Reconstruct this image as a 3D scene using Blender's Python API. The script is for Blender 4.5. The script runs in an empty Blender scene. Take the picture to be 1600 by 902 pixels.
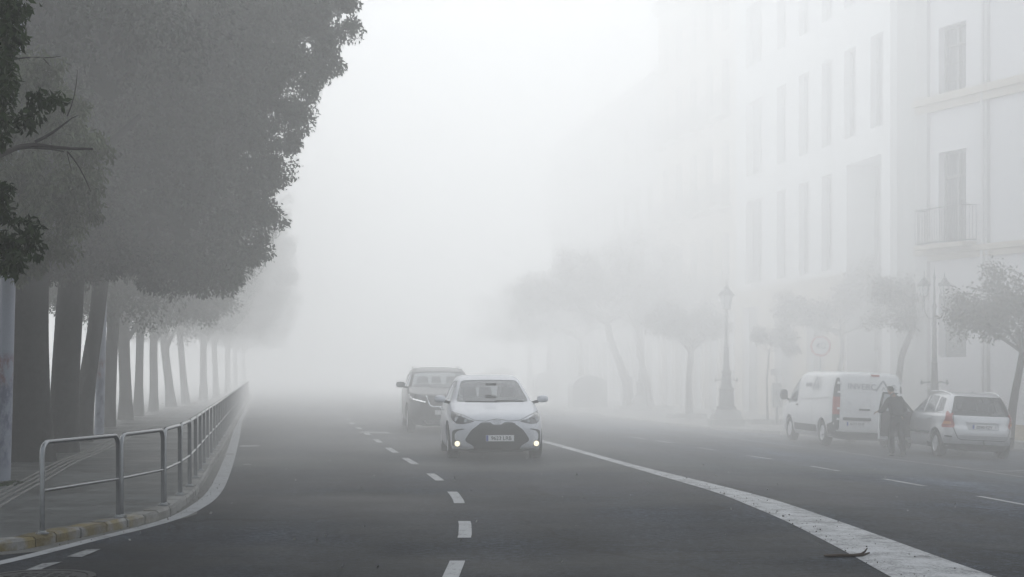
import bpy, bmesh, math, random
import numpy as np
from mathutils import Vector, Matrix
from mathutils.geometry import delaunay_2d_cdt
S = bpy.context.scene
C = S.collection
PI = math.pi
R = math.radians

# ------------------------------------------------------------------ materials
MATS = {}
def mat(name, col, rough=.6, metal=0., noise=None, coat=0., emit=None, spec=.5, bump=None, rand=None, transl=0.):
    """noise=(scale, amount): brightness mottling; bump=(scale, strength); rand: per-island brightness spread"""
    m = bpy.data.materials.new(name); m.use_nodes = True
    nt = m.node_tree; b = nt.nodes['Principled BSDF']
    b.inputs['Base Color'].default_value = (*col, 1); b.inputs['Roughness'].default_value = rough
    b.inputs['Metallic'].default_value = metal; b.inputs['Coat Weight'].default_value = coat
    b.inputs['Coat Roughness'].default_value = .06
    b.inputs['Specular IOR Level'].default_value = spec
    if emit:
        b.inputs['Emission Color'].default_value = (*emit[0], 1); b.inputs['Emission Strength'].default_value = emit[1]
    src = None
    def mult(fac_socket, lo, hi):
        nonlocal src
        mr = nt.nodes.new('ShaderNodeMapRange'); mr.inputs['To Min'].default_value = lo; mr.inputs['To Max'].default_value = hi
        nt.links.new(fac_socket, mr.inputs['Value'])
        mx = nt.nodes.new('ShaderNodeVectorMath'); mx.operation = 'SCALE'
        if src: nt.links.new(src, mx.inputs[0])
        else: mx.inputs[0].default_value = col
        nt.links.new(mr.outputs[0], mx.inputs['Scale']); src = mx.outputs[0]
    if noise or bump:
        tc = nt.nodes.new('ShaderNodeTexCoord')
    if noise:
        for k, (sc, am) in enumerate(noise if isinstance(noise[0], tuple) else [noise]):
            n = nt.nodes.new('ShaderNodeTexNoise'); n.inputs['Scale'].default_value = sc; n.inputs['Detail'].default_value = 6
            n.inputs['Roughness'].default_value = .65
            nt.links.new(tc.outputs['Object'], n.inputs['Vector'])
            mult(n.outputs[0], 1 - am * 2, 1 + am * 2)
    if rand:
        g = nt.nodes.new('ShaderNodeNewGeometry'); mult(g.outputs['Random Per Island'], 1 - rand, 1 + rand)
    if src: nt.links.new(src, b.inputs['Base Color'])
    if bump:
        n = nt.nodes.new('ShaderNodeTexNoise'); n.inputs['Scale'].default_value = bump[0]; n.inputs['Detail'].default_value = 8
        nt.links.new(tc.outputs['Object'], n.inputs['Vector'])
        bp = nt.nodes.new('ShaderNodeBump'); bp.inputs['Strength'].default_value = bump[1]; bp.inputs['Distance'].default_value = .02
        nt.links.new(n.outputs[0], bp.inputs['Height']); nt.links.new(bp.outputs[0], b.inputs['Normal'])
    if transl:
        t = nt.nodes.new('ShaderNodeBsdfTranslucent'); mx = nt.nodes.new('ShaderNodeMixShader'); mx.inputs[0].default_value = transl
        if src: nt.links.new(src, t.inputs[0])
        else: t.inputs[0].default_value = (*col, 1)
        nt.links.new(b.outputs[0], mx.inputs[1]); nt.links.new(t.outputs[0], mx.inputs[2])
        nt.links.new(mx.outputs[0], nt.nodes['Material Output'].inputs['Surface'])
    MATS[name] = m
    return m

def glass_mat(name, tint, gloss=.12):
    m = bpy.data.materials.new(name); m.use_nodes = True; nt = m.node_tree; nt.nodes.remove(nt.nodes['Principled BSDF'])
    t = nt.nodes.new('ShaderNodeBsdfTransparent'); t.inputs[0].default_value = (*tint, 1)
    g = nt.nodes.new('ShaderNodeBsdfGlossy'); g.inputs['Roughness'].default_value = .04; g.inputs[0].default_value = (.9, .92, .95, 1)
    f = nt.nodes.new('ShaderNodeFresnel'); f.inputs[0].default_value = 1.5
    a = nt.nodes.new('ShaderNodeMath'); a.operation = 'ADD'; a.inputs[1].default_value = gloss; a.use_clamp = True
    mx = nt.nodes.new('ShaderNodeMixShader')
    nt.links.new(f.outputs[0], a.inputs[0]); nt.links.new(a.outputs[0], mx.inputs[0])
    nt.links.new(t.outputs[0], mx.inputs[1]); nt.links.new(g.outputs[0], mx.inputs[2])
    nt.links.new(mx.outputs[0], nt.nodes['Material Output'].inputs['Surface'])
    MATS[name] = m; return m

# ------------------------------------------------------------------ objects
def tag(o, label=None, cat=None, group=None, kind=None):
    if label: o['label'] = label
    if cat: o['category'] = cat
    if group: o['group'] = group
    if kind: o['kind'] = kind
    return o
def thing(name, label, cat, loc=(0, 0, 0), rz=0, group=None, ry=0):
    o = bpy.data.objects.new(name, None); C.objects.link(o); o.empty_display_size = .2
    o.location = loc; o.rotation_euler = (0, ry, rz)
    return tag(o, label, cat, group)
KIDS = {}
def link(name, me, m, parent=None):
    o = bpy.data.objects.new(name, me); C.objects.link(o)
    if m and not me.materials: me.materials.append(m)
    if parent: o.parent = parent; KIDS.setdefault(parent.name, []).append(o)
    return o
def dup(root, loc, rz, label=None, group=None, scale=None, ry=0):
    def rec(o, p):
        c = o.copy(); C.objects.link(c)
        if p: c.parent = p; KIDS.setdefault(p.name, []).append(c)
        for k in KIDS.get(o.name, []): rec(k, c)
        return c
    r = rec(root, None); r.location = loc; r.rotation_euler = (0, ry, rz)
    if label: r['label'] = label
    if group: r['group'] = group
    if scale: r.scale = scale if isinstance(scale, tuple) else (scale,) * 3
    return r

class MB:
    def __init__(s): s.v = []; s.f = []
    def add(s, vs, fs):
        k = len(s.v); s.v += [tuple(p) for p in vs]; s.f += [tuple(i + k for i in f) for f in fs]; return s
    def quad(s, a, b, c, d): return s.add([a, b, c, d], [(0, 1, 2, 3)])
    def box(s, lo, hi, M=None):
        x0, y0, z0 = lo; x1, y1, z1 = hi
        v = [(x, y, z) for x in (x0, x1) for y in (y0, y1) for z in (z0, z1)]
        if M: v = [M @ Vector(p) for p in v]
        return s.add(v, [(0, 1, 3, 2), (4, 6, 7, 5), (0, 4, 5, 1), (2, 3, 7, 6), (0, 2, 6, 4), (1, 5, 7, 3)])
    def rings(s, rs, caps=True, closed=True):
        n = len(rs[0]); v = [p for r in rs for p in r]; f = []
        for i in range(len(rs) - 1):
            for j in range(n if closed else n - 1):
                k = (j + 1) % n; f.append((i * n + j, i * n + k, (i + 1) * n + k, (i + 1) * n + j))
        if caps and closed:
            f.append(tuple(range(n))[::-1]); f.append(tuple((len(rs) - 1) * n + j for j in range(n)))
        return s.add(v, f)
    def tube(s, path, rad, n=10, caps=True):
        P = [Vector(p) for p in path]; rs = []
        if not hasattr(rad, '__len__'): rad = [rad] * len(P)
        u = None
        for i, p in enumerate(P):
            d = (P[min(i + 1, len(P) - 1)] - P[max(i - 1, 0)]).normalized()
            if u is None:
                a = Vector((1, 0, 0)) if abs(d.x) < .8 else Vector((0, 1, 0)); u = d.cross(a).normalized()
            else:
                u = (u - d * u.dot(d)).normalized()
            w = d.cross(u); r = rad[i]
            rs.append([p + (u * math.cos(2 * PI * j / n) + w * math.sin(2 * PI * j / n)) * r for j in range(n)])
        return s.rings(rs, caps)
    def lathe(s, prof, n=24, c=(0, 0, 0), axis='z'):
        rs = []
        for r, h in prof:
            ring = []
            for j in range(n):
                a = 2 * PI * j / n
                p = (r * math.cos(a), r * math.sin(a), h)
                if axis == 'x': p = (h, r * math.cos(a), r * math.sin(a))
                if axis == 'y': p = (r * math.sin(a), h, r * math.cos(a))
                ring.append((p[0] + c[0], p[1] + c[1], p[2] + c[2]))
            rs.append(ring)
        closed = tuple(prof[0]) == tuple(prof[-1])
        return s.rings(rs, not closed)
    def mesh(s, name, smooth=None):
        me = bpy.data.meshes.new(name); me.from_pydata(s.v, [], s.f); me.update()
        bm = bmesh.new(); bm.from_mesh(me); bmesh.ops.recalc_face_normals(bm, faces=bm.faces)
        if smooth is not None:
            a = R(smooth)
            for e in bm.edges: e.smooth = len(e.link_faces) == 2 and e.calc_face_angle(4) < a
            for f in bm.faces: f.smooth = True
        bm.to_mesh(me); bm.free()
        return me
    def build(s, name, m, parent=None, smooth=None): return link(name, s.mesh(name, smooth), m, parent)

def bake(o):
    dg = bpy.context.evaluated_depsgraph_get(); dg.update()
    me = bpy.data.meshes.new_from_object(o.evaluated_get(dg)); return me
def smooth_mesh(me, ang=35):
    bm = bmesh.new(); bm.from_mesh(me); a = R(ang)
    for e in bm.edges: e.smooth = len(e.link_faces) == 2 and e.calc_face_angle(4) < a
    for f in bm.faces: f.smooth = True
    bm.to_mesh(me); bm.free(); return me
def text_mesh(txt, size, M, depth=.002, spacing=1.0, bold=0.):
    cu = bpy.data.curves.new('text', 'FONT'); cu.body = txt; cu.size = size; cu.extrude = depth; cu.align_x = 'CENTER'; cu.align_y = 'CENTER'
    cu.space_character = spacing; cu.offset = bold
    o = bpy.data.objects.new('text', cu); C.objects.link(o); me = bake(o); me.transform(M)
    bpy.data.objects.remove(o); bpy.data.curves.remove(cu); me.materials.clear(); return me

# ------------------------------------------------------------------ place: camera at the origin 1.63 m up, looking along +Y
H, F = 1.63, 2500.
_LY = np.array([-40, -10, 4, 12.5, 19.4, 25.8, 34., 55, 76.9, 110, 160, 240, 420.])
_LX = np.array([4.5, 3.9, 3.6, 3.39, 2.85, 2.05, .9, -2.3, -5.7, -10.8, -18.5, -31., -59.])
def _sm(Y):
    return float(np.interp(Y, _LY, _LX))
def xl(Y): return sum(_sm(Y + d) for d in (-3, -1.5, 0, 1.5, 3)) / 5     # the thick white line
def gz(x, Y):
    t = x - xl(Y)
    if t <= 0: return 0.
    return -.05 * min(t, 9) - .02 * max(0, min(t - 9, 6))
def G(px, py, dz=0.):
    """ground point under a direction (used to measure the place from the photograph)"""
    Y = H * F / (py - 575)
    for _ in range(30):
        x = (px - 800) / F * Y; Y = .5 * Y + .5 * (H - gz(x, Y) - dz) * F / (py - 575)
    x = (px - 800) / F * Y
    return Vector((x, Y, gz(x, Y) + dz))
def A(px, py, Y): return Vector(((px - 800) / F * Y, Y, H - (py - 575) / F * Y))

S.render.engine = 'CYCLES'
wd = bpy.data.worlds.new('World'); S.world = wd; wd.use_nodes = True
nt = wd.node_tree; bg = nt.nodes['Background']
AZ, EL = R(-7), R(30)
sky = nt.nodes.new('ShaderNodeTexSky'); sky.sky_type = 'NISHITA'; sky.sun_disc = False; sky.sun_elevation = EL; sky.sun_rotation = AZ
mx = nt.nodes.new('ShaderNodeMix'); mx.data_type = 'RGBA'; mx.inputs[0].default_value = .78
mx.inputs[7].default_value = (9.6, 10.25, 10.85, 1)                 # overcast veil over the blue
nt.links.new(sky.outputs[0], mx.inputs[6]); nt.links.new(mx.outputs[2], bg.inputs[0]); bg.inputs[1].default_value = .064
L = bpy.data.lights.new('sun', 'SUN'); L.energy = .5; L.angle = R(14); L.color = (1, .965, .92)
lo = bpy.data.objects.new('sun', L); C.objects.link(lo)
lo.rotation_euler = Vector((math.sin(AZ) * math.cos(EL), math.cos(AZ) * math.cos(EL), math.sin(EL))).to_track_quat('Z', 'Y').to_euler()
cam = bpy.data.cameras.new('camera'); co = bpy.data.objects.new('camera', cam); C.objects.link(co)
co.location = (0, 0, H); co.rotation_euler = (PI / 2, 0, 0); cam.sensor_width = 36; cam.lens = 36 * F / 1600
cam.shift_y = 124 / 1600; cam.clip_end = 4000; cam.clip_start = .1; S.camera = co
S.view_settings.view_transform = 'Standard'; S.view_settings.look = 'None'; S.view_settings.exposure = 0
cy = S.cycles; cy.use_denoising = True; cy.use_adaptive_sampling = True; cy.adaptive_threshold = .02; cy.max_bounces = 7; cy.volume_bounces = 4; cy.diffuse_bounces = 3; cy.glossy_bounces = 3
cy.transparent_max_bounces = 12; cy.transmission_bounces = 4
fm = bpy.data.materials.new('fog_air'); fm.use_nodes = True; n = fm.node_tree; n.nodes.remove(n.nodes['Principled BSDF'])
vs = n.nodes.new('ShaderNodeVolumeScatter'); vs.inputs['Density'].default_value = .0150; vs.inputs['Anisotropy'].default_value = .55
n.links.new(vs.outputs[0], n.nodes['Material Output'].inputs['Volume'])
# the fog thickens down the street: thin near the junction, a bank further on
tc = n.nodes.new('ShaderNodeTexCoord'); sx = n.nodes.new('ShaderNodeSeparateXYZ'); n.links.new(tc.outputs['Object'], sx.inputs[0])
cr = n.nodes.new('ShaderNodeFloatCurve'); mr = n.nodes.new('ShaderNodeMapRange'); mr.inputs['From Max'].default_value = 100; n.links.new(sx.outputs['Y'], mr.inputs['Value'])
cv = cr.mapping.curves[0]
FOGD = [(0, .0028), (11, .0040), (17, .0205), (28, .0330), (45, .036), (62, .044), (100, .048)]
cv.points[0].location = (0, FOGD[0][1] * 10); cv.points[1].location = (1, FOGD[-1][1] * 10)
for a, b in FOGD[1:-1]: cv.points.new(a / 100, b * 10)
for p in cv.points: p.handle_type = 'VECTOR'
cr.mapping.update()
n.links.new(mr.outputs[0], cr.inputs['Value'])
hz = n.nodes.new('ShaderNodeMapRange'); hz.inputs['From Min'].default_value = 12; hz.inputs['From Max'].default_value = 46; hz.inputs['To Min'].default_value = .1; hz.inputs['To Max'].default_value = .08; n.links.new(sx.outputs['Z'], hz.inputs['Value'])
dn = n.nodes.new('ShaderNodeMath'); dn.operation = 'MULTIPLY'; dn.name = 'fog_density'; 
def ramp_(sock, a, b):
    m_ = n.nodes.new('ShaderNodeMapRange'); m_.interpolation_type = 'SMOOTHSTEP'; m_.inputs['From Min'].default_value = a; m_.inputs['From Max'].default_value = b; n.links.new(sock, m_.inputs['Value']); return m_.outputs[0]
def mul_(a, b):
    m_ = n.nodes.new('ShaderNodeMath'); m_.operation = 'MULTIPLY'
    for i, q in enumerate((a, b)):
        if isinstance(q, float): m_.inputs[i].default_value = q
        else: n.links.new(q, m_.inputs[i])
    return m_.outputs[0]
bank = mul_(mul_(mul_(ramp_(sx.outputs['Y'], 37, 45), ramp_(sx.outputs['Y'], 60, 50)), ramp_(sx.outputs['X'], -1, 8)), 1.0)   # a denser drift along the right-hand houses
ba = n.nodes.new('ShaderNodeMath'); ba.operation = 'MULTIPLY_ADD'; ba.inputs[1].default_value = .33; n.links.new(bank, ba.inputs[0]); n.links.new(cr.outputs[0], ba.inputs[2])
b2 = n.nodes.new('ShaderNodeMath'); b2.operation = 'MULTIPLY_ADD'; b2.inputs[1].default_value = .15; n.links.new(mul_(ramp_(sx.outputs['Z'], 4, 14), ramp_(sx.outputs['Y'], 32, 45)), b2.inputs[0]); n.links.new(ba.outputs[0], b2.inputs[2])   # and higher up between the roofs
sub_ = n.nodes.new('ShaderNodeMath'); sub_.operation = 'MULTIPLY_ADD'; sub_.inputs[1].default_value = -.84; sub_.inputs[2].default_value = 1.0
n.links.new(mul_(ramp_(sx.outputs['X'], -4.2, -6.5), mul_(ramp_(sx.outputs['Z'], 4.5, 2.2), ramp_(sx.outputs['Y'], 48, 30))), sub_.inputs[0])      # fog thinned under the trees, standing in for the shade there
lw = n.nodes.new('ShaderNodeMath'); lw.operation = 'MULTIPLY_ADD'; lw.inputs[1].default_value = .10; lw.inputs[2].default_value = .92; n.links.new(ramp_(sx.outputs['Z'], .6, 3.2), lw.inputs[0])     # a little clearer close to the ground
rt_ = n.nodes.new('ShaderNodeMath'); rt_.operation = 'MULTIPLY_ADD'; rt_.inputs[1].default_value = -.24; rt_.inputs[2].default_value = 1.0; n.links.new(mul_(ramp_(sx.outputs['X'], 1.5, 5), mul_(ramp_(sx.outputs['Z'], 3.2, .8), ramp_(sx.outputs['Y'], 54, 46))), rt_.inputs[0])     # and over the right-hand lanes
n.links.new(mul_(mul_(mul_(b2.outputs[0], sub_.outputs[0]), lw.outputs[0]), rt_.outputs[0]), dn.inputs[0]); n.links.new(hz.outputs[0], dn.inputs[1]); n.links.new(dn.outputs[0], vs.inputs['Density'])
em_ = n.nodes.new('ShaderNodeEmission'); em_.inputs[0].default_value = (.965, .98, .985, 1); es = n.nodes.new('ShaderNodeMath'); es.operation = 'MULTIPLY'; es.inputs[1].default_value = .223; n.links.new(dn.outputs[0], es.inputs[0]); n.links.new(es.outputs[0], em_.inputs[1]); ad_ = n.nodes.new('ShaderNodeAddShader'); n.links.new(vs.outputs[0], ad_.inputs[0]); n.links.new(em_.outputs[0], ad_.inputs[1]); n.links.new(ad_.outputs[0], n.nodes['Material Output'].inputs['Volume'])   # even glow added to the fog, standing in for light scattered many times
fm.cycles.volume_step_rate = 1.; fm.cycles.homogeneous_volume = False; cy.volume_step_rate = .1; cy.volume_max_steps = 128
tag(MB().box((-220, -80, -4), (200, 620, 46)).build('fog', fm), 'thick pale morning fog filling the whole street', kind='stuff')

# ------------------------------------------------------------------ setting: road, pavements, kerbs, markings
mat('ground_soil', (.06, .06, .058), .9, noise=(.3, .15))
tag(MB().quad((-1500, -1500, -1.2), (1500, -1500, -1.2), (1500, 1500, -1.2), (-1500, 1500, -1.2)).build('ground', MATS['ground_soil']), kind='structure')

def asphalt():
    m = bpy.data.materials.new('asphalt'); m.use_nodes = True; t = m.node_tree; b = t.nodes['Principled BSDF']
    N = t.nodes.new; K = t.links.new
    tc = N('ShaderNodeTexCoord')
    at = N('ShaderNodeAttribute'); at.attribute_name = 'side'
    def noise(scale, detail=6, vec=None, rough=.6):
        n = N('ShaderNodeTexNoise'); n.inputs['Scale'].default_value = scale; n.inputs['Detail'].default_value = detail; n.inputs['Roughness'].default_value = rough
        K(vec or tc.outputs['Object'], n.inputs['Vector']); return n.outputs[0]
    def ramp(x, a, b_, lo, hi, smooth=True):
        r = N('ShaderNodeMapRange'); r.inputs['From Min'].default_value = a; r.inputs['From Max'].default_value = b_
        r.inputs['To Min'].default_value = lo; r.inputs['To Max'].default_value = hi
        if smooth: r.interpolation_type = 'SMOOTHSTEP'
        K(x, r.inputs['Value']); return r.outputs[0]
    def op(o, a, b_):
        n = N('ShaderNodeMath'); n.operation = o
        for i, q in enumerate((a, b_)):
            if isinstance(q, (int, float)): n.inputs[i].default_value = q
            else: K(q, n.inputs[i])
        return n.outputs[0]
    # coordinate stretched across the road: bands of repairs and tyre wear
    mp = N('ShaderNodeMapping'); mp.inputs['Scale'].default_value = (.30, .8, 1); K(tc.outputs['Object'], mp.inputs['Vector'])
    mp2 = N('ShaderNodeMapping'); mp2.inputs['Scale'].default_value = (1.4, .12, 1); mp2.inputs['Rotation'].default_value = (0, 0, -.15); K(tc.outputs['Object'], mp2.inputs['Vector'])
    big = noise(.16, 4); band = noise(.55, 5, mp.outputs[0], .7); wear = noise(.8, 4, mp2.outputs[0]); grit = noise(62, 3, None, .8); gravel = noise(14, 5, None, .8); mid = noise(2.3, 7, None, .7)
    v = op('MULTIPLY', ramp(big, .35, .65, .62, 1.38), ramp(band, .34, .66, .68, 1.28))
    v = op('MULTIPLY', v, ramp(wear, .35, .65, .82, 1.18)); v = op('MULTIPLY', v, ramp(mid, .3, .7, .68, 1.34))
    v = op('MULTIPLY', v, ramp(grit, .36, .64, .25, 1.9)); v = op('MULTIPLY', v, ramp(gravel, .38, .62, .15, 2.2))
    wob = op('ADD', at.outputs['Fac'], ramp(noise(.5, 5), .3, .7, -.35, .35))
    tr = op('COSINE', op('MULTIPLY', op('ADD', at.outputs['Fac'], ramp(noise(.2, 3), .3, .7, -.25, .25)), 3.5), 0.0)
    v = op('MULTIPLY', v, ramp(tr, -1, 1, .86, 1.15))                # wheel tracks
    lane = op('MULTIPLY', ramp(wob, 3.75, 4.05, 1.0, 1.7), ramp(wob, -.5, 1.2, 1.0, 1.45))                      # the paler lane beyond the dashes
    v = op('MULTIPLY', v, lane)
    pale = ramp(op('MULTIPLY', ramp(noise(.35, 6, mp.outputs[0], .75), .5, .68, 0, 1), ramp(wob, -.5, 1.5, .2, 1)), 0, 1, 1, 1.5)   # pale streaks, stronger towards the right
    v = op('MULTIPLY', v, pale)
    sp = N('ShaderNodeTexVoronoi'); sp.inputs['Scale'].default_value = 5.; K(tc.outputs['Object'], sp.inputs['Vector'])
    # cracks: thin lines at voronoi edges, masked
    vo = N('ShaderNodeTexVoronoi'); vo.feature = 'DISTANCE_TO_EDGE'; vo.inputs['Scale'].default_value = .33
    ds = N('ShaderNodeVectorMath'); ds.operation = 'ADD'; nz = N('ShaderNodeTexNoise'); nz.inputs['Scale'].default_value = 1.3; nz.inputs['Detail'].default_value = 8
    K(tc.outputs['Object'], nz.inputs['Vector']); sc = N('ShaderNodeVectorMath'); sc.operation = 'SCALE'; sc.inputs['Scale'].default_value = 1.0
    K(nz.outputs['Color'], sc.inputs[0]); K(tc.outputs['Object'], ds.inputs[0]); K(sc.outputs[0], ds.inputs[1]); K(ds.outputs[0], vo.inputs['Vector'])
    crack = op('MAXIMUM', ramp(vo.outputs['Distance'], .005, .016, .2, 1), ramp(noise(.23, 3), .46, .54, 1, 0))
    v = op('MULTIPLY', v, crack)
    cl = N('ShaderNodeVectorMath'); cl.operation = 'SCALE'; cl.inputs[0].default_value = (.0125, .0155, .0205); K(v, cl.inputs['Scale']); K(cl.outputs[0], b.inputs['Base Color'])
    ro = op('ADD', ramp(big, .35, .65, .55, .75), ramp(band, .35, .65, -.04, .04)); K(ro, b.inputs['Roughness'])
    bp = N('ShaderNodeBump'); bp.inputs['Strength'].default_value = .55; bp.inputs['Distance'].default_value = .012
    K(op('ADD', grit, op('MULTIPLY', gravel, 1.2)), bp.inputs['Height']); K(bp.outputs[0], b.inputs['Normal'])
    b.inputs['Specular IOR Level'].default_value = .13
    return m
def sheet(name, rows, m, side=None, parent=None):
    """rows: list of equal-length lists of points"""
    b = MB(); b.rings(rows, caps=False, closed=False)
    me = b.mesh(name)
    if side:
        a = me.attributes.new('side', 'FLOAT', 'POINT'); a.data.foreach_set('value', side)
    return link(name, me, m, parent)
Ys = [-35, -20, -10, -4] + [i * .75 for i in range(0, 110)] + [84 + 4 * i for i in range(1, 40)] + [260, 300, 350, 420]
Ts = [-60, -40, -25, -15, -12, -9] + [-8 + i for i in range(8)] + [0, .5] + [i for i in range(1, 16)] + [16, 20, 30, 60]
rows = [[(xl(Y) + t, Y, gz(xl(Y) + t, Y)) for t in Ts] for Y in Ys]
tag(sheet('road', rows, asphalt(), [t for Y in Ys for t in Ts]), kind='structure')

# left kerb line (foot of its road face)
KPX = [(0, 864), (83, 849.6), (144, 837), (196, 826), (234, 817), (268, 806), (304, 777), (320, 753), (333, 729)]
KP = [Vector((-16, 6.5, 0)), Vector((-9.5, 11.2, 0)), Vector((-6.6, 13.0, 0))] + [G(*p) for p in KPX]
Yk = KP[-1].y
for Y in (31, 36, 42, 50, 60, 75, 95, 120, 160, 220, 320): KP.append(Vector((-5.62 - (Y - 31) * .1535, Y, 0)))
def spline(P, step):
    out = []
    for i in range(len(P) - 1):
        p0 = P[max(i - 1, 0)]; p1 = P[i]; p2 = P[i + 1]; p3 = P[min(i + 2, len(P) - 1)]
        k = max(2, int((p2 - p1).length / step))
        for j in range(k):
            u = j / k
            out.append(.5 * ((2 * p1) + (p2 - p0) * u + (2 * p0 - 5 * p1 + 4 * p2 - p3) * u * u + (3 * p1 - p0 - 3 * p2 + p3) * u ** 3))
    out.append(P[-1]); return out
KC = spline(KP, .12)
def smooth_path(P, k):
    Q = [p.copy() for p in P]
    for _ in range(k): Q = [Q[0]] + [(Q[i - 1] + Q[i] * 2 + Q[i + 1]) / 4 for i in range(1, len(Q) - 1)] + [Q[-1]]
    return Q
KC = smooth_path(KC, 12)
def arclen(P):
    s = [0.]
    for a, b in zip(P, P[1:]): s.append(s[-1] + (b - a).length)
    return s
KS = arclen(KC)
def k_at(s):
    i = min(max(int(np.searchsorted(KS, s)) - 1, 0), len(KC) - 2)
    u = (s - KS[i]) / max(KS[i + 1] - KS[i], 1e-6); p = KC[i].lerp(KC[i + 1], u); d = (KC[i + 1] - KC[i]).normalized()
    return p, d, Vector((-d.y, d.x, 0))                          # point, along, to the pavement side
KH = .095
def kerb_material():
    m = mat('kerb_stone', (.17, .17, .165), .8, noise=[(4, .2), (12, .22), (60, .2)], rand=.3, bump=(45, .5)); t = m.node_tree; b = t.nodes['Principled BSDF']
    src = b.inputs['Base Color'].links[0].from_socket
    tc = t.nodes.new('ShaderNodeTexCoord'); sx = t.nodes.new('ShaderNodeSeparateXYZ'); t.links.new(tc.outputs['Object'], sx.inputs[0])
    nz = t.nodes.new('ShaderNodeTexNoise'); nz.inputs['Scale'].default_value = 4.5; nz.inputs['Detail'].default_value = 7; t.links.new(tc.outputs['Object'], nz.inputs['Vector'])
    r = t.nodes.new('ShaderNodeMapRange'); r.inputs['From Min'].default_value = 17.6; r.inputs['From Max'].default_value = 15.8; t.links.new(sx.outputs['Y'], r.inputs['Value'])
    r2 = t.nodes.new('ShaderNodeMapRange'); r2.inputs['From Min'].default_value = .40; r2.inputs['From Max'].default_value = .58; t.links.new(nz.outputs[0], r2.inputs['Value'])
    ml = t.nodes.new('ShaderNodeMath'); ml.operation = 'MULTIPLY'; t.links.new(r.outputs[0], ml.inputs[0]); t.links.new(r2.outputs[0], ml.inputs[1])
    ye = t.nodes.new('ShaderNodeMix'); ye.data_type = 'RGBA'; ye.blend_type = 'MULTIPLY'; ye.inputs[7].default_value = (.72, .56, .22, 1)
    t.links.new(ml.outputs[0], ye.inputs[0]); t.links.new(src, ye.inputs[6]); t.links.new(ye.outputs[2], b.inputs['Base Color'])
    return m
random.seed(4)
kb = MB(); s = 0.
while s < KS[-1] - 1:
    near = k_at(s)[0].y < 45 and k_at(s)[0].y > 11
    ln = random.uniform(.3, .55) if near else 2.5
    g = .012 if near else .004
    e = random.uniform(-.006, .006) if near else 0
    rs = []
    for q in (0, .5, 1):
        p, d, nn = k_at(s + g + (ln - 2 * g) * q); sh = .012 if q != .5 else 0.
        w0 = -.008 + e; zz = KH + .012 + e * .7
        rs.append([p + nn * (w0 + sh) + Vector((0, 0, -.1)), p + nn * (w0 + sh) + Vector((0, 0, zz - .03)), p + nn * (w0 + .025 + sh) + Vector((0, 0, zz - sh * .6)),
                   p + nn * (.19 - sh) + Vector((0, 0, zz - sh * .5)), p + nn * (.2) + Vector((0, 0, -.1))])
    kb.rings(rs); s += ln
tag(kb.build('kerb_left', kerb_material(), None, 40), kind='structure')
mat('gutter_dust', (.10, .10, .095), .9, noise=[(3, .2), (40, .25)])
gut = [[k_at(s)[0] + k_at(s)[2] * -o + Vector((0, 0, .004)) for o in (-.02, .16 + .1 * math.sin(s * 1.7) ** 2)] for s in np.arange(2, 140, .4)]
tag(sheet('gutter', gut, MATS['gutter_dust']), kind='structure')

def paving(name, c1, tile, spread):
    m = bpy.data.materials.new(name); m.use_nodes = True; t = m.node_tree; b = t.nodes['Principled BSDF']; N = t.nodes.new; K = t.links.new
    tc = N('ShaderNodeTexCoord'); mp = N('ShaderNodeMapping'); mp.inputs['Rotation'].default_value = (0, 0, .14); K(tc.outputs['Object'], mp.inputs[0])
    br = N('ShaderNodeTexBrick'); br.inputs['Scale'].default_value = 1 / tile; br.inputs['Mortar Size'].default_value = .02; br.offset = .5
    br.inputs['Color1'].default_value = (*[q * (1 - spread) for q in c1], 1); br.inputs['Color2'].default_value = (*[q * (1 + spread) for q in c1], 1); br.inputs['Mortar'].default_value = (*[q * .3 for q in c1], 1)
    br.inputs['Brick Width'].default_value = 1.; br.inputs['Row Height'].default_value = .6
    K(mp.outputs[0], br.inputs['Vector'])
    n = N('ShaderNodeTexNoise'); n.inputs['Scale'].default_value = .6; n.inputs['Detail'].default_value = 8; n.inputs['Roughness'].default_value = .7; K(tc.outputs['Object'], n.inputs[0])
    r = N('ShaderNodeMapRange'); r.inputs['From Min'].default_value = .3; r.inputs['From Max'].default_value = .7; r.inputs['To Min'].default_value = .6; r.inputs['To Max'].default_value = 1.4; K(n.outputs[0], r.inputs[0])
    s_ = N('ShaderNodeVectorMath'); s_.operation = 'SCALE'; K(br.outputs[0], s_.inputs[0]); K(r.outputs[0], s_.inputs['Scale']); K(s_.outputs[0], b.inputs['Base Color'])
    r2 = N('ShaderNodeMapRange'); r2.inputs['From Min'].default_value = .35; r2.inputs['From Max'].default_value = .65; r2.inputs['To Min'].default_value = .3; r2.inputs['To Max'].default_value = .65; K(n.outputs[0], r2.inputs[0]); K(r2.outputs[0], b.inputs['Roughness'])
    bp = N('ShaderNodeBump'); bp.inputs['Strength'].default_value = .3; bp.inputs['Distance'].default_value = .01; K(br.outputs['Fac'], bp.inputs['Height']); bp.invert = True; K(bp.outputs[0], b.inputs['Normal'])
    return m
pv = paving('pavement_slabs', (.058, .063, .064), .62, .28)
rows = []
for s in np.arange(0, KS[-1] - .5, .5):
    p, d, nn = k_at(s)
    w = Vector((-140, p.y if p.y > 14 else p.y - (14 - p.y) * 4, 0))
    rows.append([p + nn * .19 + Vector((0, 0, KH + .003)), Vector((p.x - 1.6, p.y + (1.2 if p.y < 14 else .3), KH + .003)), Vector((p.x - 8, p.y + (3 if p.y < 14 else .6), KH + .003)), Vector((w.x, p.y + (4 if p.y < 14 else .6), KH + .003))])
tag(sheet('sidewalk_left', rows, pv), kind='structure')
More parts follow.
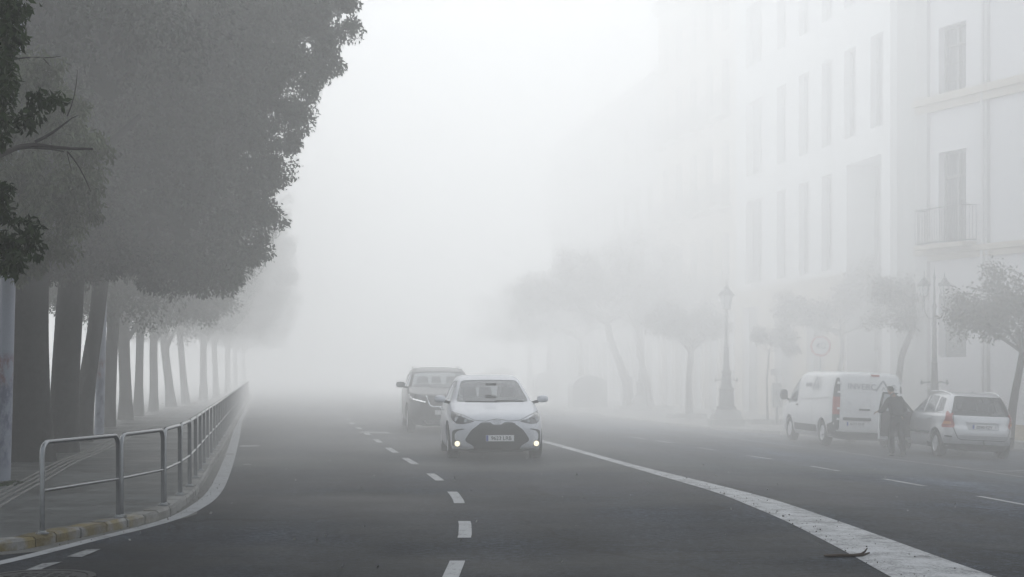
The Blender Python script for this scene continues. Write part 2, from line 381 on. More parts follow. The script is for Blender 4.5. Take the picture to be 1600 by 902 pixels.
# ribbed tactile strip
TP = [Vector((-5.0, 13.5, 0)), G(0, 777, .11), G(49, 752, .11), G(108, 719, .11), G(157, 700, .11), Vector((-10.4, 47, 0)), Vector((-17.5, 95, 0))]
for p in TP: p.z = 0
TL = smooth_path(spline(TP, .5), 6)
mat('tactile_concrete', (.12, .12, .118), .5, noise=(3, .2), bump=(30, .3))
tb = MB()
for off in (-.15, -.05, .05, .15):
    rs = []
    for i, p in enumerate(TL):
        d = (TL[min(i + 1, len(TL) - 1)] - TL[max(i - 1, 0)]).normalized(); nn = Vector((-d.y, d.x, 0)) * off; q = p + nn; w = Vector((-d.y, d.x, 0)) * .02
        rs.append([q - w + Vector((0, 0, KH - .02)), q - w * .6 + Vector((0, 0, KH + .022)), q + w * .6 + Vector((0, 0, KH + .022)), q + w + Vector((0, 0, KH - .02))])
    tb.rings(rs)
tag(tb.build('tactile_strip', MATS['tactile_concrete'], None), kind='structure')

# road paint (worn)
def paint(name, c=(.62, .63, .64), lo=.40, hi=.52, sc=2.2):
    m = bpy.data.materials.new(name); m.use_nodes = True; t = m.node_tree; b = t.nodes['Principled BSDF']; N = t.nodes.new; K = t.links.new
    tc = N('ShaderNodeTexCoord')
    def nz(s_, d):
        n = N('ShaderNodeTexNoise'); n.inputs['Scale'].default_value = s_; n.inputs['Detail'].default_value = d; n.inputs['Roughness'].default_value = .75; K(tc.outputs['Object'], n.inputs[0]); return n.outputs[0]
    ad = N('ShaderNodeMath'); ad.operation = 'MULTIPLY_ADD'; ad.inputs[1].default_value = .45; K(nz(38, 5), ad.inputs[0])
    ml = N('ShaderNodeMath'); ml.operation = 'MULTIPLY'; ml.inputs[1].default_value = .55; K(nz(sc, 6), ml.inputs[0]); K(ml.outputs[0], ad.inputs[2])
    r = N('ShaderNodeMapRange'); r.inputs['From Min'].default_value = lo; r.inputs['From Max'].default_value = hi; K(ad.outputs[0], r.inputs[0])
    mx_ = N('ShaderNodeMix'); mx_.data_type = 'RGBA'; mx_.inputs[6].default_value = (.07, .072, .076, 1); mx_.inputs[7].default_value = (*c, 1); K(r.outputs[0], mx_.inputs[0]); K(mx_.outputs[2], b.inputs['Base Color'])
    b.inputs['Roughness'].default_value = .6
    return m
pw = paint('line_paint', (.42, .43, .445), .40, .54); pworn = paint('worn_paint', (.26, .27, .28), .44, .56, 3.)
def ribbon(name, left, right, m, dz=.005):
    rs = []
    for a, b in zip(left, right):
        rs.append([Vector((*(a.lerp(b, q)).xy, 0)) for q in (0, .5, 1)])
    for r_ in rs:
        for p in r_: p.z = gz(p.x, p.y) + dz
    return sheet(name, rs, m)
def resample(P, n):
    P = smooth_path(spline(P, .6), 3); s = arclen(P); out = []
    for q in np.linspace(0, s[-1], n):
        i = min(max(int(np.searchsorted(s, q)) - 1, 0), len(P) - 2); out.append(P[i].lerp(P[i + 1], (q - s[i]) / max(s[i + 1] - s[i], 1e-6)))
    return out
le = [G(*p) for p in [(1520, 968), (1390, 902), (1318.7, 861), (1225, 813), (1123.7, 771), (1000, 735), (868, 697)]]
re_ = [G(*p) for p in [(1760, 968), (1553, 902), (1450, 865), (1325, 820), (1210, 781), (1123.7, 759), (1000, 729.4), (870, 693.6)]]
le += [Vector((xl(Y) - .1, Y, 0)) for Y in (40, 55, 76, 110, 160)]; re_ += [Vector((xl(Y) + .1, Y, 0)) for Y in (40, 55, 76, 110, 160)]
def by_y(P, Y):
    P = sorted(P, key=lambda p: p.y); return float(np.interp(Y, [p.y for p in P], [p.x for p in P]))
yy = list(np.arange(9.5, 40, .4)) + list(np.arange(40, 160, 2))
l_s = smooth_path([Vector((by_y(le, Y), Y, 0)) for Y in yy], 5); r_s = smooth_path([Vector((by_y(re_, Y), Y, 0)) for Y in yy], 5)
tag(ribbon('lane_line_solid', l_s, r_s, pw), kind='structure')
# centre dashes
DL = [G(*p) for p in [(668, 968), (711, 890), (729, 828), (715, 777), (681, 746), (641, 721), (612, 704), (566, 673), (540, 655), (500, 620)]]
def dl(Y): return by_y(DL, Y)
DS = [(868 + 40, 962), (907, 877), (841, 815), (787, 769), (751.5, 740.5), (726, 716), (708, 700), (692, 687), (680, 677), (671, 668), (663, 661), (656, 655), (650, 649), (645, 644)]
dm = MB()
for b_, t_ in DS:
    Y0, Y1 = H * F / (b_ - 575), H * F / (t_ - 575)
    n = 6; lft = []; rgt = []
    for i in range(n + 1):
        Y = Y0 + (Y1 - Y0) * i / n; x = .5 * (dl(Y - .5) + dl(Y + .5)); lft.append((x - .065, Y, .005)); rgt.append((x + .065, Y, .005))
    for i in range(n): dm.quad(lft[i], rgt[i], rgt[i + 1], lft[i + 1])
tag(dm.build('lane_dashes_centre', paint('dash_paint', (.33, .34, .35), .38, .49)), kind='structure')
# left edge line
EL_ = [G(*p) for p in [(-60, 893), (0, 881), (70, 864), (140, 845), (220, 826), (275, 810), (318, 786), (338, 765), (352, 735), (360, 712), (368, 684), (373, 660)]]
EC = smooth_path(spline(EL_, .3), 4) + [Vector((-8.2 - (Y - 48) * .153, Y, 0)) for Y in range(52, 160, 4)]
ll, lr = [], []
for i, p in enumerate(EC):
    d = (EC[min(i + 1, len(EC) - 1)] - EC[max(i - 1, 0)]).normalized(); nn = Vector((-d.y, d.x, 0)) * (.07 if p.y < 16.5 else min(.095, .07 + (p.y - 16.5) * .01)); ll.append(p + nn); lr.append(p - nn)
tag(ribbon('edge_line_left', ll, lr, paint('edge_paint', (.30, .31, .325), .36, .50)), kind='structure')
# right-hand dashes, parking lines and hatching, worn patches and a pale streak
def strip(pts, w, mb, dz=.006):
    P = [G(*p) for p in pts]
    Q = []
    for a, b in zip(P, P[1:]):
        for i in range(6): Q.append(a.lerp(b, i / 6))
    Q.append(P[-1])
    for a, b in zip(Q, Q[1:]):
        d = (b - a); nn = Vector((-d.y, d.x, 0)).normalized() * w / 2
        v = [a + nn, a - nn, b - nn, b + nn]
        for p in v: p.z = gz(p.x, p.y) + dz
        mb.quad(*v)
db = MB()
for a, b in [((990, 683.5), (1008, 686.5)), ((1026, 689), (1049, 692.5)), ((1092, 700), (1116, 704)), ((1167, 712), (1206, 718)), ((1268, 729), (1311, 736.5)), ((1382, 749), (1444, 760)), ((1529, 776), (1610, 791))]: strip([a, b], .11, db)
tag(db.build('lane_dashes_right', pw), kind='structure')
pb = MB(); strip([(1378, 716), (1480, 728.5), (1640, 752)], .12, pb); strip([(1487, 729.5), (1640, 742)], .10, pb); strip([(1545, 737), (1640, 733)], .12, pb); strip([(1180, 690), (1300, 704), (1375, 715)], .1, pb); strip([(900, 655), (1060, 672), (1180, 690)], .1, pb)
tag(pb.build('parking_lines', pworn), kind='structure')
wb = MB()
for q in [[(104, 871), (135, 860), (158, 859), (128, 871.5)], [(40, 892), (66, 882), (97, 879), (64, 891)], [(350, 712), (366, 711.5), (366, 709), (352, 709)], [(374, 699), (406, 698), (404, 696), (376, 696.5)],
          [(560, 677), (610, 678), (606, 675.5), (566, 674.5)], [(380, 727), (392, 727), (391, 725.5), (381, 725.5)]]:  # first one here: a pale streak across the lane
    v = [G(*p) for p in q]
    for p in v: p.z += .007
    wb.quad(*v)
tag(wb.build('worn_pale_marks', pworn), kind='structure')
# right pavement with its kerb
RZ = -.36
RK = [Vector((9.6, 36, 0)), Vector((14.6, 34, 0))][:0] + [Vector((19, 30, 0)), Vector((16.4, 36, 0)), Vector((14.3, 41.2, 0)), Vector((12.9, 45.5, 0)), Vector((11.6, 48.6, 0)), Vector((9.2, 49.6, 0)), Vector((8.1, 51.2, 0)), Vector((6.6, 55, 0)), Vector((4.75, 63, 0)), Vector((1.8, 82, 0)), Vector((-2.4, 110, 0)), Vector((-10, 160, 0)), Vector((-30, 280, 0)), Vector((-52, 420, 0))]
RC = smooth_path(spline(RK, .5), 4)
mat('kerb_granite', (.26, .26, .25), .75, noise=[(6, .14), (50, .12)], rand=.12, bump=(30, .3))
kr = MB()
for i in range(0, len(RC) - 2, 2):
    rs = []
    for p, q in ((RC[i], 0), (RC[i + 2], 1)):
        d = (RC[i + 2] - RC[i]).normalized(); nn = Vector((d.y, -d.x, 0)); pp = p + d * (.012 if q == 0 else -.012)
        g0 = gz(p.x, p.y)
        rs.append([pp + Vector((0, 0, g0 - .15)), pp + Vector((0, 0, RZ - .02)), pp + nn * .03 + Vector((0, 0, RZ + .008)), pp + nn * .16 + Vector((0, 0, RZ + .008)), pp + nn * .16 + Vector((0, 0, g0 - .15))])
    kr.rings(rs)
tag(kr.build('kerb_right', MATS['kerb_granite'], None, 40), kind='structure')
rows = []
for p in RC[::2]: rows.append([Vector((p.x + .1, p.y, RZ)), Vector((p.x + 3, p.y + .3, RZ)), Vector((p.x + 30, p.y + .8, RZ))])
tag(sheet('sidewalk_right', rows, paving('pavement_right', (.2, .2, .195), .5, .1)), kind='structure')

# ------------------------------------------------------------------ vehicles
mat('black_plastic', (.022, .023, .025), .55); mat('tyre_rubber', (.018, .018, .019), .8); mat('alloy', (.55, .56, .58), .3, .9)
mat('white_pearl_paint', (.60, .615, .66), .42, .1, coat=.45); mat('white_paint', (.66, .67, .68), .34, coat=.8); mat('grey_paint', (.03, .035, .04), .42, .4, coat=.5); mat('silver_paint', (.50, .51, .53), .34, .55, coat=.8)
mat('chrome', (.75, .76, .78), .15, 1.); mat('lamp_housing', (.05, .052, .058), .15, coat=1.); mat('lamp_clear', (.6, .62, .66), .12, .6); mat('tail_red', (.30, .03, .02), .25, coat=.8); mat('tail_dark', (.07, .03, .03), .3, coat=.5)
mat('plate_white', (.68, .69, .70), .4); mat('plate_ink', (.02, .02, .024), .5); mat('plate_blue', (.03, .06, .30), .4); mat('seat_cloth', (.03, .03, .033), .9); mat('cabin', (.025, .025, .027), .9)
mat('fog_lamp_lit', (1, .9, .65), .3, emit=((1, .9, .66), 1.25)); mat('drl', (.9, .92, .95), .3, emit=((.95, .97, 1), 1.1)); mat('orange_lens', (.55, .2, .03), .3, coat=.6)
mat('logo_grey', (.28, .29, .31), .5)
glass_mat('car_glass', (.50, .525, .535), .06); glass_mat('dark_glass', (.22, .23, .24), .05); glass_mat('lens_glass', (.9, .9, .9), .06)

class Shell:
    """A car body as stacked plan outlines: rows of (z, front y, rear y, half width, squareness). Front is -Y."""
    def __init__(s, rows):
        a = np.array(rows, float); s.z = a[:, 0]; s.T = a[:, 1:]
        d = np.diff(s.z)[:, None]; m = np.diff(s.T, axis=0) / d; n = len(s.z)
        g = np.zeros_like(s.T); g[0] = m[0]; g[-1] = m[-1]
        for i in range(1, n - 1):
            ok = m[i - 1] * m[i] > 0
            g[i] = np.where(ok, 2 * m[i - 1] * m[i] / np.where(ok, m[i - 1] + m[i], 1), 0)
        s.g = g
    def at(s, z):
        z = min(max(z, s.z[0]), s.z[-1]); i = min(max(int(np.searchsorted(s.z, z)) - 1, 0), len(s.z) - 2)
        h = s.z[i + 1] - s.z[i]; u = (z - s.z[i]) / h
        return ((1 + 2 * u) * (1 - u) ** 2 * s.T[i] + u * (1 - u) ** 2 * h * s.g[i] + u * u * (3 - 2 * u) * s.T[i + 1] + u * u * (u - 1) * h * s.g[i + 1])
    def front(s, x, z):
        f, r, w, n = s.at(z); k = max(0, 1 - min(abs(x) / w, .999) ** n) ** (1 / n); return (f + r) / 2 - (r - f) / 2 * k
    def rear(s, x, z):
        f, r, w, n = s.at(z); k = max(0, 1 - min(abs(x) / w, .999) ** n) ** (1 / n); return (f + r) / 2 + (r - f) / 2 * k
    def side(s, y, z):
        f, r, w, n = s.at(z); q = abs(y - (f + r) / 2) / ((r - f) / 2); return w * max(0, 1 - min(q, .999) ** n) ** (1 / n)
    def map(s, where):
        if where == 'front': return lambda a, b: Vector((a, s.front(a, b), b))
        if where == 'rear': return lambda a, b: Vector((a, s.rear(a, b), b))
        if where == 'left': return lambda a, b: Vector((s.side(a, b), a, b))
        return lambda a, b: Vector((-s.side(a, b), a, b))
    OUT = {'front': Vector((0, -1, .2)), 'rear': Vector((0, 1, .1)), 'left': Vector((1, 0, 0)), 'right': Vector((-1, 0, 0))}
    def mesh(s, dz=.03, N=88, inset=0., zlo=None, zhi=None, front_min=None):
        b = MB(); zs = []
        z0 = zlo if zlo is not None else s.z[0]; z1 = zhi if zhi is not None else s.z[-1]
        z = z0
        while z < z1 - 1e-4: zs.append(z); z += dz if z < z1 - .12 else dz * .35
        zs.append(z1); rs = []
        for z in zs:
            f, r, w, n = s.at(z); f += inset * 1.6; r -= inset * 1.4; w -= inset
            if front_min is not None: f = max(f, front_min)
            ring = []
            for j in range(N):
                a = 2 * PI * (j + .5) / N; c_, s_ = math.cos(a), math.sin(a)
                ring.append(((w * math.copysign(abs(c_) ** (2 / n), c_)), (f + r) / 2 + (r - f) / 2 * math.copysign(abs(s_) ** (2 / n), s_), z))
            rs.append(ring)
        return b.rings(rs)
    def patch(s, poly, where, off=.006, h=.05, thick=.012, holes=()):
        """a panel of outline poly (two of the coordinates) laid on the surface"""
        f = s.map(where); out = s.OUT[where]
        P = []
        for i, a in enumerate(poly):
            b = poly[(i + 1) % len(poly)]; L_ = math.dist(a, b); k = max(1, int(L_ / h))
            for j in range(k): P.append((a[0] + (b[0] - a[0]) * j / k, a[1] + (b[1] - a[1]) * j / k))
        nb = len(P); xs = [p[0] for p in P]; ys = [p[1] for p in P]; pts = [Vector(p) for p in P]
        def inside(x, y):
            c = False
            for i in range(nb):
                x1, y1 = P[i]; x2, y2 = P[i - 1]
                if (y1 > y) != (y2 > y) and x < (x2 - x1) * (y - y1) / (y2 - y1) + x1: c = not c
            return c
        for x in np.arange(min(xs) + h / 2, max(xs), h):
            for y in np.arange(min(ys) + h / 2, max(ys), h):
                if inside(x, y) and min(math.dist((x, y), p) for p in P) > h * .4: pts.append(Vector((x, y)))
        vs, es, fs, *_ = delaunay_2d_cdt(pts, [], [list(range(nb))], 1, 1e-5)
        b = MB(); top = []; bot = []
        for p in vs:
            q = f(p[0], p[1]); e = .004
            du = f(p[0] + e, p[1]) - f(p[0] - e, p[1]); dv = f(p[0], p[1] + e) - f(p[0], p[1] - e)
            nn = du.cross(dv)
            nn = nn.normalized() if nn.length > 1e-12 else out
            if nn.dot(out) < 0: nn = -nn
            top.append(q + nn * off); bot.append(q + nn * (off - thick))
        k = len(vs); faces = [tuple(t) for t in fs]
        cnt = {}
        for t in faces:
            for i in range(len(t)):
                e = (t[i], t[(i + 1) % len(t)]); cnt[tuple(sorted(e))] = cnt.get(tuple(sorted(e)), 0) + 1
        rim = [(a, c, c + k, a + k) for (a, c), m in cnt.items() if m == 1]
        return b.add(top + bot, faces + rim)
    def line(s, pts, where, w=.012, off=.004, h=.06):
        f = s.map(where); out = s.OUT[where]; P = []
        for a, b in zip(pts, pts[1:]):
            k = max(1, int(math.dist(a, b) / h))
            for j in range(k): P.append((a[0] + (b[0] - a[0]) * j / k, a[1] + (b[1] - a[1]) * j / k))
        P.append(pts[-1]); b = MB(); rs = []
        for i, p in enumerate(P):
            q0 = P[max(i - 1, 0)]; q1 = P[min(i + 1, len(P) - 1)]; d = (q1[0] - q0[0], q1[1] - q0[1]); l = math.hypot(*d) or 1; nx, ny = -d[1] / l * w / 2, d[0] / l * w / 2
            rs.append([f(p[0] + nx, p[1] + ny) + out * off, f(p[0] - nx, p[1] - ny) + out * off])
        return b.rings(rs, False, False)

def mirror(poly): return [(-a, b) for a, b in poly][::-1]
def prism_y(poly, y0, y1):
    b = MB(); return b.rings([[(x, y0, z) for x, z in poly], [(x, y1, z) for x, z in poly]])
def prism_x(poly, x0, x1):
    b = MB(); return b.rings([[(x0, y, z) for y, z in poly], [(x1, y, z) for y, z in poly]])
def cut(me, cutters):
    o = bpy.data.objects.new('work', me); C.objects.link(o); tmp = []
    for b in cutters:
        c = b.build('work_cutter', None); tmp.append(c); md = o.modifiers.new('cut', 'BOOLEAN'); md.operation = 'DIFFERENCE'; md.solver = 'EXACT'; md.object = c
    r = bake(o)
    for c in tmp: bpy.data.objects.remove(c)
    bpy.data.objects.remove(o); return r

def wheel(parent, x, y, r, w, spokes=5, rim_r=.62):
    sx = 1 if x > 0 else -1; cx = x
    t = MB(); R0 = r * rim_r
    t.lathe([(R0, -w / 2), (r * .93, -w / 2), (r, -w / 2 + .03), (r, w / 2 - .03), (r * .93, w / 2), (R0, w / 2), (R0, -w / 2)], 36, axis='x')
    o = t.build('wheel', MATS['tyre_rubber'], parent, 30); o.location = (cx, y, r)
    b = MB(); b.lathe([(R0, sx * w * .42), (R0 * .96, sx * w * .50), (R0 * .9, sx * w * .46), (R0 * .88, sx * w * .1), (R0 * .3, sx * w * .06), (.001, sx * w * .06)], 30, axis='x')
    for k in range(spokes):
        a = 2 * PI * k / spokes + .3; M = Matrix.Rotation(a, 4, 'X')
        b.box((sx * w * .3 - .012, -.035, .02), (sx * w * .46, .035, R0 * .92), M)
    b.lathe([(.06, sx * w * .2), (.055, sx * w * .47), (.001, sx * w * .48)], 16, axis='x')
    rim = b.build('rim', MATS['alloy'], o, 30)
    d = MB(); d.lathe([(R0 * .87, sx * w * .12), (.01, sx * w * .13)], 24, axis='x'); d.build('brake_disc', MATS['black_plastic'], o, 30)
    return o
def seats(parent, rows, zs=.95, w=.24):
    for y, xs in rows:
        for x in xs:
            b = MB(); b.rings([[(x - w, y + .02, .5), (x + w, y + .02, .5), (x + w, y + .14, .5), (x - w, y + .14, .5)], [(x - w, y + .06, zs - .1), (x + w, y + .06, zs - .1), (x + w, y + .18, zs - .1), (x - w, y + .18, zs - .1)],
                    [(x - w * .7, y + .1, zs), (x + w * .7, y + .1, zs), (x + w * .7, y + .18, zs), (x - w * .7, y + .18, zs)]])
            b.rings([[(x - .13, y + .08, zs + .02), (x + .13, y + .08, zs + .02), (x + .13, y + .18, zs + .02), (x - .13, y + .18, zs + .02)], [(x - .11, y + .1, zs + .2), (x + .11, y + .1, zs + .2), (x + .11, y + .18, zs + .2), (x - .11, y + .18, zs + .2)]])
            b.build('seat', MATS['seat_cloth'], parent, 40)
def car_mirror(parent, x, y, z, m, w=.21, h=.135, arm=True):
    sx = 1 if x > 0 else -1; b = MB(); rs = []
    for k, (dy, s_) in enumerate([(-.09, .35), (-.075, .72), (-.04, .95), (.02, 1.), (.06, .96), (.065, .9)]):
        rs.append([(x + sx * .0 + math.copysign(abs(math.cos(a)) ** .7, math.cos(a)) * w / 2 * s_, y + dy, z + math.copysign(abs(math.sin(a)) ** .7, math.sin(a)) * h / 2 * s_) for a in [2 * PI * j / 20 for j in range(20)]])
    b.rings(rs); o = b.build('wing_mirror', m, parent, 50)
    if arm: MB().tube([(x - sx * w * .35, y + .02, z - h * .3), (x - sx * (w * .5 + .09), y + .04, z - h * .55)], .028, 8).build('mirror_arm', MATS['black_plastic'], o, 50)
def plate(parent, M, txt, w=.52, h=.11):
    b = MB(); b.box((-w / 2, -h / 2, -.01), (w / 2, h / 2, .004), M); o = b.build('number_plate', MATS['plate_white'], parent)
    link('plate_text', text_mesh(txt, h * .86, M @ Matrix.Translation((.022, -.004, .006)), .0015, .98, .0012), MATS['plate_ink'], o)
    MB().box((-w / 2 + .004, -h / 2 + .004, .004), (-w / 2 + .042, h / 2 - .004, .0065), M).build('plate_band', MATS['plate_blue'], o)
    return o
FACE_F = lambda x, y, z, tilt=0.: Matrix.Translation((x, y, z)) @ Matrix.Rotation(PI / 2 - tilt, 4, 'X')
FACE_R = lambda x, y, z, tilt=0.: Matrix.Translation((x, y, z)) @ Matrix.Rotation(PI, 4, 'Z') @ Matrix.Rotation(PI / 2 - tilt, 4, 'X')
def shrink(poly, k=.012):
    cx = sum(p[0] for p in poly) / len(poly); cy_ = sum(p[1] for p in poly) / len(poly)
    return [(cx + (a - cx) * (1 + k), cy_ + (b - cy_) * (1 + k)) for a, b in poly]
def rounded(poly, r=.05, n=4):
    out = []
    for i, p in enumerate(poly):
        a = Vector(poly[i - 1]); b = Vector(p); c = Vector(poly[(i + 1) % len(poly)])
        ra = min(r, (a - b).length * .4); rc = min(r, (c - b).length * .4); p0 = b + (a - b).normalized() * ra; p1 = b + (c - b).normalized() * rc
        for j in range(n + 1):
            u = j / n; q = p0 * (1 - u) ** 2 + b * 2 * u * (1 - u) + p1 * u * u; out.append((q.x, q.y))
    return out
def oval(cx, cz, rx, rz, n=20): return [(cx + rx * math.cos(2 * PI * k / n), cz + rz * math.sin(2 * PI * k / n)) for k in range(n)]

def car_body(root, sh, paint_m, axles, wr, wx, wscr, rear_w, sides, cavity, zfloor=.5, archr=1.17, glass='car_glass', back_glass=None, dz=.028):
    cutters = []
    for y in axles:
        for sx in (-1, 1):
            b = MB(); b.lathe([(wr * archr, sx * (wx - .24)), (wr * archr, sx * 1.4)], 40, c=(0, y, wr + .01), axis='x'); cutters.append(b)
    cutters.append(sh.mesh(dz=.05, N=48, inset=.05, zlo=zfloor, zhi=sh.z[-1] - .05, front_min=cavity))
    if wscr: cutters.append(prism_y(wscr, -3, .1))
    if rear_w: cutters.append(prism_y(rear_w, .2, 3.2))
    for p in sides: cutters.append(prism_x(p, -2, 2))
    me = cut(sh.mesh(dz).mesh('body'), cutters); smooth_mesh(me, 32)
    body = link('body', me, paint_m, root)
    if wscr: sh.patch(shrink(wscr), 'front', -.006, .09, .004).build('windscreen', MATS[glass], root, 40)
    if rear_w: sh.patch(shrink(rear_w), 'rear', -.006, .09, .004).build('rear_window', MATS[back_glass or glass], root, 40)
    for p in sides:
        for w in ('left', 'right'): sh.patch(shrink(p), w, -.006, .09, .004).build('side_window', MATS[glass], root, 40)
    fl = MB(); f, r, w, n = sh.at(zfloor); fl.box((-w * .9, cavity, zfloor - .02), (w * .9, r - .15, zfloor + .01)); fl.box((-w * .85, cavity - .02, zfloor), (w * .85, cavity + .25, zfloor + .42))
    fl.build('cabin_floor', MATS['cabin'], root)
    un = MB(); un.box((-wx + .26, -sh.T[0][1] * 0 + sh.at(.3)[0] + .25, sh.z[0] - .03), (wx - .26, sh.at(.3)[1] - .25, sh.z[0] + .1)); un.build('underbody', MATS['black_plastic'], root)
    for y in axles:
        for sx in (-1, 1): wheel(root, sx * wx, y, wr, .2)
    return body

HEAD = math.atan(.153)
def place(root, px, py, extra=0., dz=0.):
    p = G(px, py); root.location = p + Vector((0, 0, dz)); return p
road_tilt = lambda: math.atan(.05)

# ---- small white hatchback, coming towards the camera
sh = Shell([(.15, -1.79, 1.75, .80, 7), (.2, -1.87, 1.85, .83, 7), (.30, -1.93, 1.93, .855, 6.6), (.42, -1.96, 1.96, .868, 6), (.55, -1.968, 1.97, .874, 5.6), (.64, -1.952, 1.97, .872, 5.4), (.72, -1.91, 1.95, .868, 5.2), (.78, -1.83, 1.94, .862, 5.1),
            (.84, -1.66, 1.93, .852, 4.8), (.90, -1.40, 1.92, .838, 5.2), (.955, -1.12, 1.90, .815, 6), (.99, -.95, 1.88, .79, 6.5), (1.03, -.84, 1.86, .765, 6.5), (1.10, -.69, 1.82, .735, 6.5), (1.2, -.47, 1.75, .695, 6.5), (1.3, -.25, 1.67, .655, 6.2),
            (1.38, -.05, 1.58, .615, 5.8), (1.43, .12, 1.48, .58, 5.4), (1.465, .30, 1.36, .53, 5), (1.488, .48, 1.2, .46, 4.5), (1.497, .62, 1.05, .36, 4), (1.50, .75, .95, .2, 3)])
t = thing('hatchback_car', 'white small hatchback with lit yellow fog lights driving towards us in the middle lane', 'car')
wscr = rounded([(-.672, 1.005), (0, .993), (.672, 1.005), (.525, 1.392), (0, 1.405), (-.525, 1.392)], .06)
rw = rounded([(-.56, 1.06), (.56, 1.06), (.47, 1.34), (-.47, 1.34)], .06)
s1 = rounded([(-.42, 1.0), (.34, 1.015), (.34, 1.385), (.12, 1.375), (-.12, 1.27)], .04); s2 = rounded([(.42, 1.02), (1.2, 1.06), (1.0, 1.31), (.8, 1.37), (.42, 1.39)], .05)
car_body(t, sh, MATS['white_pearl_paint'], (-1.25, 1.27), .31, .745, wscr, rw, [s1, s2], -.78)
seats(t, [(-.05, (-.36, .36)), (.85, (-.36, .0, .36))], 1.06)
MB().box((-.10, -.5, 1.30), (.10, -.47, 1.345)).build('rear_view_mirror', MATS['black_plastic'], t)
gr = rounded([(-.33, .625), (-.26, .648), (-.13, .65), (-.07, .61), (.07, .61), (.13, .65), (.26, .648), (.33, .625), (.46, .53), (.555, .39), (.565, .355), (.555, .325), (.42, .245), (.40, .165), (.39, .14), (-.39, .14), (-.40, .165), (-.42, .245), (-.555, .325), (-.565, .355), (-.555, .39), (-.46, .53)], .03, 3)
g = sh.patch(gr, 'front', .004, .045).build('grille', MATS['black_plastic'], t, 40)
mesh_b = MB()
for z in np.arange(.18, .62, .035):
    w = float(np.interp(z, [.14, .24, .335, .36, .63], [.33, .35, .53, .55, .31]))
    mesh_b.add(*(lambda q: (q.v, q.f))(sh.line([(-w, z), (w, z)], 'front', .008, .008)))
mesh_b.build('grille_mesh', mat('grille_mesh', (.05, .052, .055), .5), g)
sh.line([(-.325, .632), (-.26, .656), (-.13, .658), (-.075, .618), (.075, .618), (.13, .658), (.26, .656), (.325, .632)], 'front', .014, .006).build('grille_trim', MATS['lamp_housing'], t)
for sx in (-1, 1):
    q = (lambda p: p if sx > 0 else mirror(p))
    hl = rounded(q([(.40, .682), (.52, .725), (.66, .80), (.735, .838), (.785, .835), (.80, .76), (.775, .69), (.71, .637), (.60, .632), (.49, .655)]), .02, 2)
    o = sh.patch(hl, 'front', .006, .04).build('headlight', MATS['lamp_housing'], t, 40)
    sh.line(q([(.47, .703), (.55, .735), (.66, .792), (.74, .83)]), 'front', .016, .012).build('light_strip', MATS['lamp_clear'], o)
    for cx, cz, rr in ((.71, .715, .042), (.56, .69, .03)):
        MB().lathe([(rr, 0), (rr * .9, -.012), (rr * .4, -.008), (.001, -.012)], 20, c=(sx * cx, sh.front(cx, cz) - .008, cz), axis='y').build('projector_lens', MATS['lamp_clear'], o, 50)
    sh.patch(rounded(q([(.56, .548), (.63, .552), (.745, .53), (.785, .50), (.79, .26), (.765, .235), (.675, .235), (.65, .28), (.68, .325), (.745, .35), (.752, .45), (.70, .515)]), .02, 2), 'front', .004, .04).build('bumper_vent', MATS['black_plastic'], t, 40)
    y = sh.front(.705, .285) - .028
    fr = MB().lathe([(.062, .01), (.062, -.012), (.05, -.014), (.05, .01), (.062, .01)], 22, c=(sx * .705, y, .285), axis='y').build('fog_light', MATS['black_plastic'], t, 40)
    MB().lathe([(.047, .0), (.047, -.012), (.03, -.02), (.001, -.023)], 22, c=(sx * .705, y, .285), axis='y').build('bulb', MATS['fog_lamp_lit'], fr, 60)
    car_mirror(t, sx * .955, -.62, 1.055, MATS['white_pearl_paint'])
    w_ = 'left' if sx > 0 else 'right'
    for pts in ([(-.62, .98), (-.6, .35)], [(.38, .98), (.38, .33)], [(1.05, .98), (.98, .7)]): sh.line(pts, w_, .012, .003).build('door_seam', MATS['black_plastic'], t)
    for y_ in (.16, 1.0): MB().tube([(sx * (sh.side(y_ - .09, .84) + .02), y_ - .09, .84), (sx * (sh.side(y_, .84) + .035), y_, .845), (sx * (sh.side(y_ + .09, .84) + .02), y_ + .09, .85)], .014, 8).build('door_handle', MATS['white_pearl_paint'], t, 50)
sh.line([(-.79, .852), (-.60, .79), (-.40, .70), (-.2, .685), (0, .73), (.2, .685), (.40, .70), (.60, .79), (.79, .852)], 'front', .008, .003, .03).build('bonnet_seam', MATS['black_plastic'], t)
sh.patch([(-.74, .155), (.74, .155), (.76, .19), (.36, .195), (.34, .165), (-.34, .165), (-.36, .195), (-.76, .19)], 'front', .012, .05, .03).build('lower_lip', MATS['black_plastic'], t, 40)
em = MB()
def ring3(cx, cz, rx, rz, r=.006):
    P = [(cx + rx * math.cos(a), sh.front(0, .685) - .016, cz + rz * math.sin(a)) for a in [2 * PI * k / 20 for k in range(21)]]
    em.tube(P, r, 6)
ring3(0, .685, .065, .046); ring3(0, .685, .02, .043, .005); ring3(0, .708, .047, .018, .005)
em.build('emblem', MATS['chrome'], t, 60)
plate(t, FACE_F(.045, sh.front(.25, .385) - .03, .385), '9623 LRB', .5, .11)
wi = MB(); wi.tube([(-.5, sh.front(-.5, 1.02) - .012, 1.02), (.1, sh.front(.1, 1.015) - .012, 1.012)], .009, 6); wi.tube([(.05, sh.front(.05, 1.03) - .012, 1.03), (.56, sh.front(.56, 1.02) - .012, 1.02)], .009, 6)
wi.build('wiper', MATS['black_plastic'], t)
MB().tube([(0, 1.15, 1.46), (0, 1.3, 1.54)], .006, 6).build('aerial', MATS['black_plastic'], t)
st = MB()
for z in (1.06, 1.09, 1.12): a_ = sh.patch([(-.60, z), (-.54, z), (-.54, z + .016), (-.60, z + .016)], 'front', -.012, .05, .002); st.add(a_.v, a_.f)
